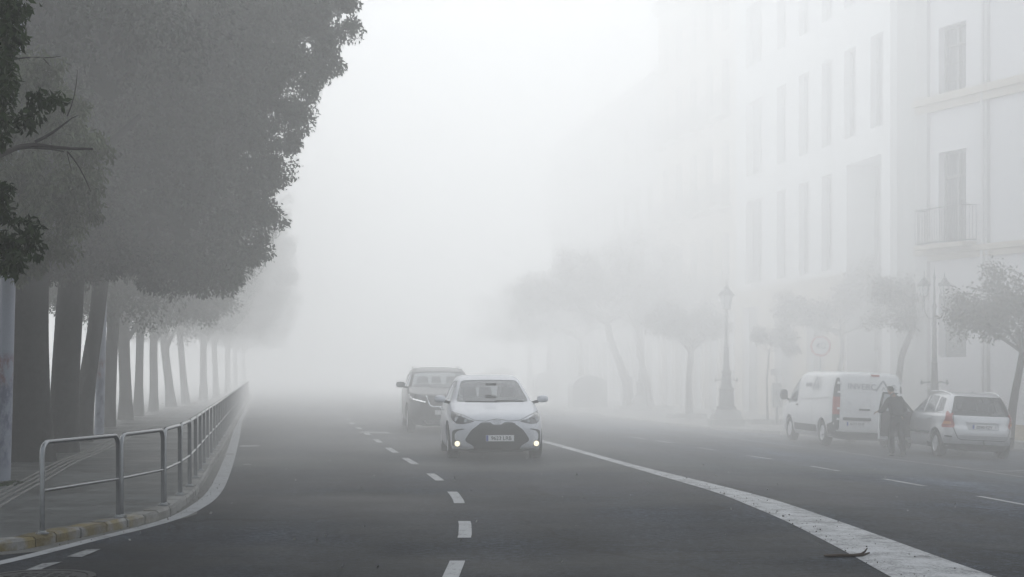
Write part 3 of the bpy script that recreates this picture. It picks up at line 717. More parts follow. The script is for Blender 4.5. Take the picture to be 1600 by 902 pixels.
st.build('windscreen_sticker', MATS['plate_white'], t)
t.rotation_euler = (0, 0, R(5.2)); p = G(769, 716.5); t.location = (p.x - .08, 30.3, 0)

# ---- dark grey SUV behind it
sh = Shell([(.2, -2.2, 2.2, .80, 5), (.3, -2.28, 2.3, .90, 5), (.45, -2.33, 2.34, .93, 4.8), (.62, -2.35, 2.35, .94, 4.6), (.78, -2.335, 2.35, .94, 4.6), (.90, -2.29, 2.34, .935, 4.8), (.97, -2.2, 2.33, .925, 5.2), (1.02, -1.95, 2.32, .91, 6), (1.06, -1.55, 2.31, .895, 6.5),
            (1.10, -1.2, 2.3, .875, 7), (1.15, -1.02, 2.28, .845, 7), (1.25, -.82, 2.24, .805, 7), (1.38, -.56, 2.18, .76, 7), (1.5, -.28, 2.1, .715, 6.5), (1.57, -.05, 2.02, .67, 5.5), (1.615, .2, 1.9, .59, 5), (1.64, .45, 1.75, .48, 4.5), (1.653, .7, 1.5, .34, 4), (1.66, .9, 1.3, .18, 3)])
t = thing('suv_car', 'dark grey SUV with roof rails following close behind the white hatchback', 'car')
wscr = rounded([(-.775, 1.135), (0, 1.125), (.775, 1.135), (.64, 1.52), (0, 1.535), (-.64, 1.52)], .06); rw = rounded([(-.66, 1.15), (.66, 1.15), (.57, 1.5), (-.57, 1.5)], .06)
s1 = rounded([(-.62, 1.12), (.3, 1.13), (.3, 1.52), (.05, 1.5), (-.3, 1.34)], .04); s2 = rounded([(.4, 1.13), (1.3, 1.15), (1.2, 1.45), (.4, 1.52)], .05); s3 = rounded([(1.38, 1.16), (1.85, 1.2), (1.7, 1.4), (1.3, 1.45)], .05)
car_body(t, sh, MATS['grey_paint'], (-1.4, 1.38), .35, .80, wscr, rw, [s1, s2, s3], -.95)
seats(t, [(.0, (-.4, .4)), (.95, (-.4, 0, .4))], 1.2)
g = sh.patch(rounded([(-.46, .93), (.46, .93), (.37, .70), (.30, .675), (-.30, .675), (-.37, .70)], .03), 'front', .006, .06).build('grille', MATS['black_plastic'], t, 40)
sh.line([(-.47, .94), (-.38, .70), (-.31, .665), (.31, .665), (.38, .70), (.47, .94)], 'front', .026, .016, .04).build('grille_frame', MATS['chrome'], g)
sl = MB()
for x in np.arange(-.36, .37, .06): a_ = sh.line([(x, .69), (x, .92)], 'front', .012, .012); sl.add(a_.v, a_.f)
sl.build('grille_slats', MATS['lamp_housing'], g)
for sx in (-1, 1):
    q = (lambda p: p if sx > 0 else mirror(p))
    o = sh.patch(rounded(q([(.48, .94), (.86, .985), (.87, .86), (.80, .83), (.48, .77)]), .02, 2), 'front', .006, .05).build('headlight', MATS['lamp_housing'], t, 40)
    sh.line(q([(.865, .97), (.83, .86), (.49, .775)]), 'front', .022, .014, .04).build('light_strip', MATS['drl'], o)
    car_mirror(t, sx * 1.04, -.82, 1.2, MATS['grey_paint'], .24, .16)
    MB().tube([(sx * .60, -.1, 1.60), (sx * .615, .0, 1.645), (sx * .625, .2, 1.672), (sx * .63, 1.2, 1.675), (sx * .61, 1.65, 1.655), (sx * .58, 1.95, 1.59)], .018, 8).build('roof_rail', MATS['chrome'], t, 50)
    sh.patch(rounded(q([(.5, .42), (.82, .47), (.84, .36), (.52, .3)]), .02, 2), 'front', .006, .05).build('fog_light', MATS['black_plastic'], t, 40)
sh.patch(rounded([(-.45, .6), (.45, .6), (.42, .36), (-.42, .36)], .03), 'front', .004, .06).build('lower_grille', MATS['black_plastic'], t, 40)
sh.patch(rounded([(-.55, .33), (.55, .33), (.45, .22), (-.45, .22)], .02), 'front', .014, .06).build('skid_plate', MATS['alloy'], t, 40)
MB().box((-.26, -.006, -.055), (.26, .01, .055), Matrix.Translation((0, sh.front(.25, .52) - .03, .52))).build('number_plate', MATS['plate_white'], t)
a_ = sh.line([(-.3, 1.12), (.3, 1.12)], 'front', .02, .012); a_.build('wiper', MATS['black_plastic'], t)
t.rotation_euler = (0, 0, R(6.5)); t.location = (-1.93, 42.2, 0)

# ---- white panel van parked on the right, seen from behind
sh = Shell([(.22, -2.36, 2.40, .88, 9), (.38, -2.46, 2.47, .945, 9), (.6, -2.49, 2.50, .97, 10), (.9, -2.45, 2.50, .978, 10), (1.0, -2.34, 2.50, .978, 10), (1.1, -2.08, 2.495, .975, 10), (1.2, -1.82, 2.49, .968, 11), (1.4, -1.54, 2.475, .95, 11), (1.6, -1.27, 2.455, .925, 11),
            (1.75, -1.06, 2.435, .902, 10), (1.85, -.90, 2.41, .875, 9), (1.91, -.74, 2.37, .83, 8), (1.945, -.5, 2.28, .75, 7), (1.963, -.2, 2.1, .6, 6), (1.97, .1, 1.8, .4, 5)])
t = thing('panel_van', 'white panel van with grey INVERCAR lettering on its rear doors parked at the kerb', 'van')
wscr = rounded([(-.85, 1.16), (.85, 1.16), (.76, 1.76), (-.76, 1.76)], .06)
s1 = rounded([(-1.62, 1.05), (-.72, 1.10), (-.72, 1.76), (-.92, 1.76), (-1.25, 1.42)], .05)
car_body(t, sh, MATS['white_paint'], (-1.48, 1.50), .335, .84, wscr, None, [s1], -1.5, .6, 1.16)
seats(t, [(-.55, (-.45, .45))], 1.3)
MB().box((-.88, -.28, .62), (.88, -.24, 1.85)).build('bulkhead', MATS['cabin'], t)
for w_ in ('left', 'right'):
    sx = 1 if w_ == 'left' else -1
    a_ = sh.line([(-.62, 1.85), (-.62, .36)], w_, .014, .003); b_ = sh.line([(-.62, 1.2), (2.3, 1.26)], w_, .02, .003); c_ = sh.line([(.62, 1.85), (.62, .36)], w_, .014, .003); a_.build('door_seam', MATS['lamp_housing'], t); c_.build('door_seam', MATS['lamp_housing'], t)
    sh.patch(rounded([(-.45, 1.22), (1.95, 1.30), (1.95, 1.265), (-.45, 1.185)], .012), w_, .018, .08, .03).build('side_crease', MATS['white_paint'], t, 60)
    sh.patch(rounded([(-.98, .34), (-.98, .52), (1.02, .52), (1.02, .34)], .02), w_, .012, .08).build('sill_trim', MATS['black_plastic'], t, 40)
    sh.patch(rounded([(1.95, .3), (1.95, .56), (2.30, .64), (2.40, .3)], .02), w_, .012, .06).build('bumper_corner', MATS['black_plastic'], t, 40)
    MB().box((sx * .975 - .02, -.78, 1.0), (sx * .975 + .03, -.62, 1.04)).build('door_handle', MATS['black_plastic'], t)
    car_mirror(t, sx * 1.11, -1.62, 1.28, MATS['black_plastic'], .2, .3)
    q = (lambda p: p if sx > 0 else mirror(p))
    # lamp column and its hinges at the back corners
    sh.patch(rounded(q([(.80, .44), (.80, 1.80), (.845, 1.78), (.885, 1.5), (.90, .44)]), .015, 2), 'rear', .006, .045).build('pillar_trim', MATS['lamp_housing'], t, 40)
    sh.patch(rounded([(2.27, .62), (2.27, 1.80), (2.36, 1.78), (2.42, 1.5), (2.44, .62)], .015, 2), w_, .006, .045).build('pillar_trim', MATS['lamp_housing'], t, 40)
    tl = sh.patch(rounded(q([(.80, .84), (.80, 1.30), (.885, 1.30), (.895, .84)]), .015, 2), 'rear', .016, .045).build('tail_light', MATS['tail_red'], t, 40)
    sh.patch(rounded([(2.29, .84), (2.29, 1.30), (2.42, 1.30), (2.43, .84)], .015, 2), w_, .016, .045).build('lamp_side', MATS['tail_red'], tl, 40)
    for z in (.72, 1.0, 1.42, 1.66): MB().box((sx * .815 - .05, sh.rear(.80, z) - .03, z - .03), (sx * .815 + .05, sh.rear(.80, z) + .035, z + .03)).build('door_hinge', MATS['white_paint'], t)
ybk = lambda x, z: sh.rear(x, z)
for sx, q in ((1, lambda p: p), (-1, mirror)):
    d = sh.patch(rounded(q([(.008, .44), (.008, 1.86), (.775, 1.84), (.785, 1.5), (.79, .44)]), .03), 'rear', .012, .09, .02).build('rear_door', MATS['white_paint'], t, 40)
MB().box((-.22, 2.44, 1.86), (.0, 2.475, 1.91)).build('brake_light', MATS['tail_red'], t)
sh.patch(rounded([(-.9, .40), (.9, .40), (.9, .24), (-.9, .24)], .02), 'rear', .05, .08, .08).build('rear_bumper', MATS['black_plastic'], t, 40)
MB().box((.02, 2.505, .965), (.30, 2.545, 1.01)).build('rear_handle', MATS['black_plastic'], t)
MB().box((-.02, 2.505, .70), (.72, 2.545, .775)).build('plate_trim', MATS['black_plastic'], t)
plate(t, FACE_R(.36, 2.522, .61), '0273 KHF')
M = FACE_R(.02, 2.50, 1.58, -.09)
lg = link('lettering', text_mesh('INVERC', .215, FACE_R(.24, 2.487, 1.575, .1), .004, 1.05, .003), MATS['logo_grey'], t)
link('lettering', text_mesh('R', .215, FACE_R(-.62, 2.487, 1.575, .1), .004, 1., .003), MATS['logo_grey'], t)
def peak(Mx, s=1.):
    b = MB()
    def bar(p0, p1, w0, w1):
        d = Vector((p1[0] - p0[0], p1[1] - p0[1])).normalized(); n_ = Vector((-d.y, d.x))
        b.add([Mx @ Vector((p0[0] * s + n_.x * w0 * s, p0[1] * s + n_.y * w0 * s, .01)), Mx @ Vector((p0[0] * s - n_.x * w0 * s, p0[1] * s - n_.y * w0 * s, .01)), Mx @ Vector((p1[0] * s - n_.x * w1 * s, p1[1] * s - n_.y * w1 * s, .01)), Mx @ Vector((p1[0] * s + n_.x * w1 * s, p1[1] * s + n_.y * w1 * s, .01))], [(0, 1, 2, 3)])
    bar((-.19, -.10), (.0, .175), .026, .026); bar((.0, .175), (.19, -.10), .026, .026); bar((-.05, -.10), (.015, .0), .004, .016); bar((.015, .0), (.09, -.1), .016, .004)
    return b
peak(FACE_R(-.32, 2.485, 1.58, .1)).build('logo_mark', MATS['logo_grey'], t)
MB().box((-.35, 2.483, 1.43), (.55, 2.487, 1.437)).build('lettering_rule', MATS['logo_grey'], t)
sh.patch(oval(.58, 1.15, .05, .05), 'rear', .016, .04).build('badge', MATS['alloy'], t, 40)
M = Matrix.Translation((.955, .55, 1.58)) @ Matrix.Rotation(PI / 2, 4, 'Z') @ Matrix.Rotation(PI / 2 - .12, 4, 'X')
link('lettering', text_mesh('INVERC', .16, M @ Matrix.Translation((-.3, 0, 0)), .003, 1.05), MATS['logo_grey'], t)
peak(M @ Matrix.Translation((.35, 0, 0)), 1.3).build('logo_mark', MATS['logo_grey'], t)
t.rotation_euler = (0, -R(2.6), PI + .115); p = G(1357, 701.); fd = Vector((-math.sin(.115), math.cos(.115), 0)); VAN = p
t.location = p + fd * 2.5; t.location.z = gz(t.location.x, t.location.y) + .01

# ---- silver estate car on the right with its driver's door open
sh = Shell([(.2, -2.05, 2.02, .76, 5), (.3, -2.14, 2.12, .83, 5), (.42, -2.18, 2.18, .865, 5), (.58, -2.19, 2.20, .878, 4.8), (.68, -2.16, 2.19, .878, 4.8), (.76, -2.05, 2.13, .872, 5), (.83, -1.85, 2.11, .865, 5.4), (.90, -1.5, 2.09, .85, 6), (.955, -1.15, 2.07, .83, 6.5),
            (1.0, -.98, 2.04, .80, 7), (1.1, -.72, 1.99, .765, 7), (1.22, -.45, 1.92, .72, 7), (1.34, -.17, 1.83, .675, 6.5), (1.42, .05, 1.74, .635, 6), (1.47, .25, 1.64, .585, 5.5), (1.5, .45, 1.5, .51, 5), (1.515, .65, 1.35, .4, 4), (1.52, .8, 1.2, .25, 3)])
t = thing('estate_car', 'silver estate car with roof rails and its front door open parked on the right', 'car')
wscr = rounded([(-.70, 1.0), (.70, 1.0), (.57, 1.4), (-.57, 1.4)], .06); rw = rounded([(-.70, .985), (.70, .985), (.60, 1.28), (.545, 1.425), (-.545, 1.425), (-.60, 1.28)], .05)
s1 = rounded([(-.55, 1.0), (.22, 1.0), (.22, 1.42), (.0, 1.37), (-.28, 1.2)], .04); s2 = rounded([(.30, 1.0), (1.02, 1.02), (1.0, 1.41), (.30, 1.43)], .04); s3 = rounded([(1.12, 1.03), (1.62, 1.08), (1.5, 1.36), (1.10, 1.40)], .05)
car_body(t, sh, MATS['silver_paint'], (-1.36, 1.35), .31, .745, wscr, rw, [s1, s2, s3], -.9, back_glass='dark_glass')
seats(t, [(.0, (-.36, .36)), (.85, (-.38, .0, .38))], 1.08)
for sx, w_ in ((1, 'left'), (-1, 'right')):
    q = (lambda p: p if sx > 0 else mirror(p))
    tl = rounded(q([(.665, .70), (.69, .98), (.725, 1.08), (.765, 1.0), (.815, .72), (.81, .69)]), .015, 2)
    o = sh.patch(tl, 'rear', .008, .04).build('tail_light', MATS['tail_red'], t, 40)
    sh.patch(rounded(q([(.70, .84), (.79, .84), (.80, .77), (.69, .77)]), .01, 2), 'rear', .014, .04).build('indicator', MATS['orange_lens'], o, 40)
    sh.patch(rounded([(1.80, .70), (2.06, .70), (1.97, 1.04), (1.86, .98)], .02, 2), w_, .007, .05).build('tail_light', MATS['tail_red'], t, 40)
    MB().tube([(sx * .58, -.0, 1.43), (sx * .60, .08, 1.475), (sx * .61, .25, 1.515), (sx * .615, .8, 1.535), (sx * .60, 1.2, 1.52), (sx * .575, 1.5, 1.475), (sx * .56, 1.58, 1.43)], .018, 8).build('roof_rail', MATS['chrome'], t, 50)
    sh.line([(-.5, .985), (1.64, 1.04)], w_, .02, .012).build('window_trim', MATS['chrome'], t)
    for pts in ([(.26, .98), (.26, .33)], [(1.05, .98), (1.0, .6)]): sh.line(pts, w_, .012, .003).build('door_seam', MATS['black_plastic'], t)
    sh.patch(rounded([(-.7, .52), (.98, .52), (.98, .565), (-.7, .565)], .01), w_, .012, .08).build('rub_strip', MATS['lamp_housing'], t, 40)
    MB().tube([(sx * (sh.side(.85, .88) + .015), .85, .88), (sx * (sh.side(.95, .88) + .03), .95, .885), (sx * (sh.side(1.05, .88) + .015), 1.05, .89)], .015, 8).build('door_handle', MATS['silver_paint'], t, 50)
car_mirror(t, -.97, -.66, 1.02, MATS['silver_paint'])
sh.patch(rounded([(-.40, .86), (.40, .86), (.36, .66), (-.36, .66)], .04), 'rear', .005, .05).build('plate_recess', mat('silver_shade', (.33, .34, .355), .4, .5), t, 40)
sh.patch(rounded([(-.40, .865), (.40, .865), (.39, .825), (-.39, .825)], .012), 'rear', .03, .05, .03).build('boot_handle', MATS['silver_paint'], t, 40)
plate(t, FACE_R(0, sh.rear(.25, .73) + .03, .73), '0290 FZY')
sh.line([(-.66, 1.0), (-.66, .68), (-.58, .47), (-.50, .43), (.50, .43), (.58, .47), (.66, .68), (.66, 1.0)], 'rear', .016, .004, .05).build('tailgate_seam', MATS['lamp_housing'], t)
sh.patch(rounded([(-.60, .535), (.60, .535), (.56, .455), (-.56, .455)], .02), 'rear', .008, .06).build('bumper_strip', MATS['silver_shade'], t, 40)
sh.patch(rounded([(-.86, .33), (.86, .33), (.80, .21), (-.80, .21)], .02), 'rear', .01, .06).build('bumper_skirt', MATS['black_plastic'], t, 40)
MB().tube([(0, 2.22, .42), (0, 2.24, .33)], .02, 8).build('tow_hook', MATS['black_plastic'], t)
MB().tube([(.05, 1.4, 1.5), (.05, 1.55, 1.56)], .008, 6).build('aerial', MATS['black_plastic'], t)
MB().tube([(-.05, 2.05, .99), (-.32, 1.97, 1.12)], .01, 6).build('rear_wiper', MATS['black_plastic'], t)
# front of it: lamps and grille (hidden from here, seen from a step to the side)
for sx in (1, -1): sh.patch(rounded(mirror([(.50, .70), (.80, .80), (.80, .66), (.52, .62)]) if sx < 0 else [(.50, .70), (.80, .80), (.80, .66), (.52, .62)], .02, 2), 'front', .006, .05).build('headlight', MATS['lamp_clear'], t, 40)
sh.patch(rounded([(-.4, .6), (.4, .6), (.5, .36), (-.5, .36)], .03), 'front', .005, .06).build('grille', MATS['black_plastic'], t, 40)
# open door, hinged at the front edge of the driver's side
dr = bpy.data.objects.new('driver_door', None); C.objects.link(dr); dr.parent = t; KIDS.setdefault(t.name, []).append(dr)
dr.location = (.80, -.66, 0); dr.rotation_euler = (0, 0, -R(76))
def door_prof(z): return float(np.interp(z, [.28, .45, .6, .85, .98, 1.4], [-.03, 0, .01, -.005, -.02, -.13]))
b = MB(); rs_o = []
zs = [.28, .36, .45, .55, .65, .75, .85, .93, .98]
for off in (0, -.07):
    rs_o.append([[(door_prof(z) + off, y, z) for z in zs] for y in (0, .3, .6, .93)])
for k in range(3):
    b.rings([rs_o[0][k] + rs_o[1][k][::-1], rs_o[0][k + 1] + rs_o[1][k + 1][::-1]])
b.build('door_panel', MATS['silver_paint'], dr, 40)
bi = MB()
for k in range(1): bi.rings([[(door_prof(z) - .073, y, z) for z in zs[1:]] + [(door_prof(z) - .10, y, z) for z in zs[1:]][::-1] for y in (.03, .9)])
bi.build('door_lining', MATS['cabin'], dr, 40)
fr = [(.02, .98), (.24, 1.17), (.52, 1.34), (.74, 1.41), (.91, 1.42), (.93, 1.2), (.93, .98)]
MB().tube([(door_prof(z) - .035, y, z) for y, z in fr], .03, 8).build('door_frame', MATS['black_plastic'], dr, 50)
gl = MB(); gl.add([(door_prof(z) - .035, y, z) for y, z in fr], [tuple(range(len(fr)))]).build('door_window', MATS['car_glass'], dr)
car_mirror(dr, .10, .12, 1.03, MATS['silver_paint'])
t.rotation_euler = (0, -R(2.6), PI + .055); p = G(1535, 718.5); fd = Vector((-math.sin(.055), math.cos(.055), 0)); EST = p
t.location = p + fd * 2.2; t.location.z = gz(t.location.x, t.location.y) + .01

# ------------------------------------------------------------------ people
mat('skin', (.33, .21, .16), .55); mat('jacket_dark', (.018, .019, .021), .85, bump=(25, .4)); mat('trousers_dark', (.016, .017, .02), .85, bump=(30, .3)); mat('shoe_black', (.012, .012, .012), .6); mat('hair_dark', (.015, .012, .01), .8); mat('coat_grey', (.05, .05, .055), .85)
def skin_mesh(name, J, E, m, parent, root=0, sub=2):
    """J: joints (x, y, z, rx[, ry]); E: bones"""
    me = bpy.data.meshes.new(name); me.from_pydata([j[:3] for j in J], E, []); me.update()
    o = bpy.data.objects.new(name, me); C.objects.link(o)
    md = o.modifiers.new('skin', 'SKIN'); md.use_smooth_shade = True
    for i, v in enumerate(me.skin_vertices[0].data):
        r = J[i][3]; v.radius = (r, J[i][4] if len(J[i]) > 4 else r); v.use_root = i == root
    s = o.modifiers.new('sub', 'SUBSURF'); s.levels = sub; s.render_levels = sub
    r = bake(o); bpy.data.objects.remove(o)
    for p in r.polygons: p.use_smooth = True
    return link(name, r, m, parent)
def hand(J, E, wrist, d, side, curl):
    """palm and five fingers from the wrist joint index; d: hand direction, side: thumb direction, curl: palm-ward direction"""
    w = Vector(J[wrist][:3]); d = d.normalized(); side = (side - d * side.dot(d)).normalized(); cu = curl.normalized()
    k = len(J); J.append((*(w + d * .05), .030, .016)); E.append((wrist, k)); J.append((*(w + d * .085), .036, .014)); E.append((k, k + 1))
    for i, (off, ln) in enumerate([(.028, .070), (.010, .080), (-.009, .074), (-.027, .058)]):
        a = len(J); b0 = w + d * .095 + side * off
        J.append((*b0, .009)); E.append((k + 1, a)); p1 = b0 + d * ln * .45 + cu * ln * .12; J.append((*p1, .0085)); E.append((a, a + 1))
        p2 = p1 + d * ln * .25 + cu * ln * .3; J.append((*p2, .008)); E.append((a + 1, a + 2)); p3 = p2 + d * ln * .05 + cu * ln * .25; J.append((*p3, .007)); E.append((a + 2, a + 3))
    a = len(J); t0 = w + d * .045 + side * .035; J.append((*t0, .012)); E.append((k, a)); t1 = t0 + d * .035 + side * .025 + cu * .01; J.append((*t1, .010)); E.append((a, a + 1)); t2 = t1 + d * .03 + cu * .02; J.append((*t2, .008)); E.append((a + 1, a + 2))
def person(root, q, jacket, trousers, sc=1.):
    """q: joint positions in the person's own frame (he faces +Y)"""
    V = lambda k: Vector(q[k])
    J = []; E = []; I = {}
    def add(k, r, frm=None, ry=None):
        I[k] = len(J); J.append((*q[k], r) if ry is None else (*q[k], r, ry))
        if frm: E.append((I[frm], I[k]))
    add('pelvis', .11, ry=.08); add('waist', .10, 'pelvis', .075); add('chest', .11, 'waist', .08); add('neck0', .05, 'chest'); add('neck', .055, 'neck0'); 
    hd = V('head'); nk = V('neck'); up = (hd - nk).normalized(); fw = V('face')
    q['jaw'] = tuple(nk + up * .045 + fw * .02); q['mid'] = tuple(hd); q['crown'] = tuple(hd + up * .095)
    add('jaw', .062, 'neck', .07); add('mid', .074, 'jaw', .092); add('crown', .05, 'mid', .06)
    for s in 'lr':
        add(s + 'sh', .04, 'chest'); add(s + 'el', .043, s + 'sh'); add(s + 'wr', .027, s + 'el')
        add(s + 'hip', .085, 'pelvis'); add(s + 'kn', .056, s + 'hip'); add(s + 'an', .03, s + 'kn'); 
        q[s + 'toe'] = tuple(V(s + 'an') + Vector((0, .08, -.055)) * 1.0); add(s + 'toe', .02, s + 'an')
        wd_ = (V(s + 'wr') - V(s + 'el')); hand(J, E, I[s + 'wr'], wd_, Vector((-.6 if s == 'r' else .6, .6, .2)), Vector((0, .5, -.8)) if abs(wd_.normalized().z) < .7 else Vector((-.5 if s == 'r' else .5, .3, 0)))
    body = skin_mesh('person_body', J, E, MATS['skin'], root, 0, 2)
    # face: nose, ears and eyes on the head
    sd = up.cross(fw).normalized(); f = MB()
    f.rings([[tuple(hd + fw * .088 + up * .02 + sd * a) for a in (-.008, 0, .008)], [tuple(hd + fw * (.098 if a else .112) - up * .025 + sd * a) for a in (-.015, 0, .015)], [tuple(hd + fw * .088 - up * .035 + sd * a) for a in (-.012, 0, .012)]], False, False)
    f.build('nose', MATS['skin'], body, 60)
    for s in (-1, 1):
        e = MB(); c = hd + sd * s * .078 - up * .005
        e.rings([[tuple(c + sd * s * h + fw * (.018 * r * math.cos(a)) + up * (.032 * r * math.sin(a))) for a in [2 * PI * k / 12 for k in range(12)]] for h, r in ((-.01, .8), (.008, 1.), (.014, .7))]); e.build('ear', MATS['skin'], body, 60)
        e = MB(); c = hd + fw * .083 + sd * s * .032 + up * .012
        e.rings([[tuple(c + fw * h + sd * (.012 * r * math.cos(a)) + up * (.007 * r * math.sin(a))) for a in [2 * PI * k / 10 for k in range(10)]] for h, r in ((0, 1.), (.006, .6))]); e.build('eye', MATS['hair_dark'], body, 60)
    m_ = MB(); c = hd + fw * .085 - up * .06; m_.rings([[tuple(c + fw * h + sd * (.024 * r * math.cos(a)) + up * (.006 * r * math.sin(a))) for a in [2 * PI * k / 10 for k in range(10)]] for h, r in ((0, 1.), (.004, .6))]); m_.build('mouth', MATS['jacket_dark'], body, 60)
    c = hd + up * .022 - fw * .008; h_ = MB(); rs = []
    for i in range(9):
        th = PI * .78 * i / 8 + .02; rs.append([tuple(c + up * math.cos(th) * .094 + (fw * math.cos(a) * (.094 if math.cos(a) < .3 else .086) * (1 if th < 1.2 or math.cos(a) < .25 else .72) + sd * math.sin(a) * .078) * math.sin(th)) for a in [2 * PI * k / 22 for k in range(22)]])
    h_.rings(rs).build('hair', MATS['hair_dark'], body, 60)
    # jacket over torso and arms
    def lerp(a, b, u): return tuple(V(a).lerp(V(b), u))
    J = [(*q['hem'], .175, .14), (*q['waist'], .17, .135), (*q['chest'], .185, .14), (*lerp('chest', 'neck0', .75), .125, .11), (*lerp('neck0', 'neck', .35), .092), (*lerp('neck0', 'neck', .9), .078)]; E = [(0, 1), (1, 2), (2, 3), (3, 4), (4, 5)]
    for s in 'lr':
        k = len(J); J += [(*q[s + 'sh'], .098), (*lerp(s + 'sh', s + 'el', .5), .082), (*q[s + 'el'], .070), (*lerp(s + 'el', s + 'wr', .96), .05)]; E += [(2, k), (k, k + 1), (k + 1, k + 2), (k + 2, k + 3)]
    skin_mesh('jacket', J, E, jacket, root, 1, 2)
    J = [(*q['pelvis'], .150, .125), (*lerp('pelvis', 'waist', .6), .145, .115)]; E = [(0, 1)]
    for s in 'lr':
        k = len(J); J += [(*q[s + 'hip'], .115), (*lerp(s + 'hip', s + 'kn', .5), .102), (*q[s + 'kn'], .086), (*lerp(s + 'kn', s + 'an', .5), .08), (*lerp(s + 'kn', s + 'an', 1.04), .074)]; E += [(0, k), (k, k + 1), (k + 1, k + 2), (k + 2, k + 3), (k + 3, k + 4)]
    skin_mesh('trousers', J, E, trousers, root, 0, 2)
    for s in 'lr':
        a = V(s + 'an'); z0 = a.z - .085
        J = [(a.x, a.y - .05, z0 + .04, .042), (a.x, a.y + .03, z0 + .042, .046), (a.x, a.y + .12, z0 + .032, .044, .030), (a.x, a.y + .19, z0 + .026, .034, .024)]
        skin_mesh('shoe', J, [(0, 1), (1, 2), (2, 3)], MATS['shoe_black'], root, 1, 2)
t = thing('person', 'person in dark jacket and trousers standing at the open door of the silver estate car', 'person')
Q = dict(pelvis=(0, 0, .93), waist=(.01, .05, 1.08), chest=(.01, .13, 1.29), hem=(.01, 0, .95), neck0=(-.005, .18, 1.46), neck=(-.02, .23, 1.51), head=(-.035, .29, 1.60), face=Vector((-.25, .93, -.25)).normalized(),
         lsh=(-.175, .15, 1.355), lel=(-.27, .20, 1.12), lwr=(-.31, .40, 1.08), rsh=(.18, .14, 1.355), rel=(.25, .06, 1.11), rwr=(.21, .26, .98),
         lhip=(-.09, 0, .90), lkn=(-.14, .05, .48), lan=(-.155, -.02, .085), rhip=(.09, 0, .90), rkn=(.13, .04, .48), ran=(.14, -.05, .085))
person(t, Q, MATS['jacket_dark'], MATS['trousers_dark'])
p = G(1402, 713); t.location = p + Vector((0, 0, .0)); t.rotation_euler = (0, 0, R(12)); t.scale = (.96,) * 3
t = thing('person', 'faint person walking on the far right pavement beside the leaning trees', 'person')
Q = dict(pelvis=(0, 0, .95), waist=(0, 0, 1.1), chest=(0, .0, 1.34), hem=(0, 0, .85), neck0=(0, 0, 1.49), neck=(0, .01, 1.55), head=(0, .03, 1.67), face=Vector((0, 1, 0)),
         lsh=(-.19, 0, 1.42), lel=(-.24, -.08, 1.14), lwr=(-.23, .02, .90), rsh=(.19, 0, 1.42), rel=(.24, .02, 1.13), rwr=(.23, .14, .93),
         lhip=(-.09, 0, .92), lkn=(-.10, .14, .50), lan=(-.10, .20, .085), rhip=(.09, 0, .92), rkn=(.10, -.02, .50), ran=(.10, -.24, .11))
person(t, Q, MATS['coat_grey'], MATS['trousers_dark'])
t.location = (5.7, 79, RZ); t.rotation_euler = (0, 0, R(35)); t.scale = (1.05,) * 3

# ------------------------------------------------------------------ steel guard rail along the left kerb
mat('rail_steel', (.27, .28, .29), .22, 1., noise=(40, .1)); mat('rail_steel_worn', (.25, .26, .27), .4, .9, noise=(30, .12))
post_px = [(66, 836), (187, 810), (256, 791), (282, 775), (298, 761), (312, 748)]
def nearest_s(P):
    return min(range(len(KC)), key=lambda i: (KC[i] - Vector((P.x, P.y, 0))).length)
sp = []
PP = []
for q_ in post_px:
    g_ = G(*q_, dz=KH); PP.append(Vector((g_.x, g_.y, 0))); sp.append(KS[nearest_s(g_)])
s_ = sp[-1]
while len(sp) < 50 and s_ < KS[-1] - 3: s_ += 1.52; sp.append(s_)
NUM = ['first', 'second', 'third', 'fourth', 'fifth', 'sixth', 'seventh', 'eighth', 'ninth', 'tenth']
RH = .84
for i in range(len(sp) - 1):
    a, da, na = k_at(sp[i]); b, dbb, nb = k_at(sp[i + 1])
    A0 = a + na * .10; B0 = b + nb * .10
    WT = [1, 1, .9, .6, .3, 0]
    if i < len(PP): A0 = A0.lerp(PP[i], WT[i])
    if i + 1 < len(PP): B0 = B0.lerp(PP[i + 1], WT[i + 1])
    d = (B0 - A0).normalized(); A1 = A0 + d * (.05 if i else 0); B1 = B0 - d * .035; Lr = (B1 - A1).length
    if i == 0: lab = 'nearest steel guard rail panel at the free end of the row, by the yellow kerb'
    elif i == 1: lab = 'second steel guard rail panel from the camera, its rounded corner beside the nearest panel'
    elif i < 9: lab = NUM[i] + ' steel guard rail panel counted from the near end of the kerb row'
    else: lab = 'far steel guard rail panel of the kerb row fading into the fog beyond the ninth'
    t = thing('guard_rail', lab, 'railing', (A1.x, A1.y, KH + .01), math.atan2(d.y, d.x), 'steel guard rail panels along the left kerb')
    r = .024; c = .11; pts = [(0, 0, 0), (0, 0, RH - c)] + [(c - c * math.cos(u), 0, RH - c + c * math.sin(u)) for u in (R(22), R(45), R(68), R(90))] + [(Lr - c + c * math.sin(u), 0, RH - c + c * math.cos(u)) for u in (0, R(22), R(45), R(68), R(90))] + [(Lr, 0, 0)]
    MB().tube(pts, r, 12 if i < 9 else 8).build('rail_frame', MATS['rail_steel'], t, 50)
    MB().tube([(0, 0, RH * .47), (Lr, 0, RH * .47)], .017, 10 if i < 9 else 6).build('mid_rail', MATS['rail_steel'], t, 50)
    for x in (0, Lr): MB().lathe([(.06, 0), (.06, .012), (.036, .016), (.034, .03), (.026, .03)], 16, c=(x, 0, 0)).build('base_flange', MATS['rail_steel_worn'], t, 40)

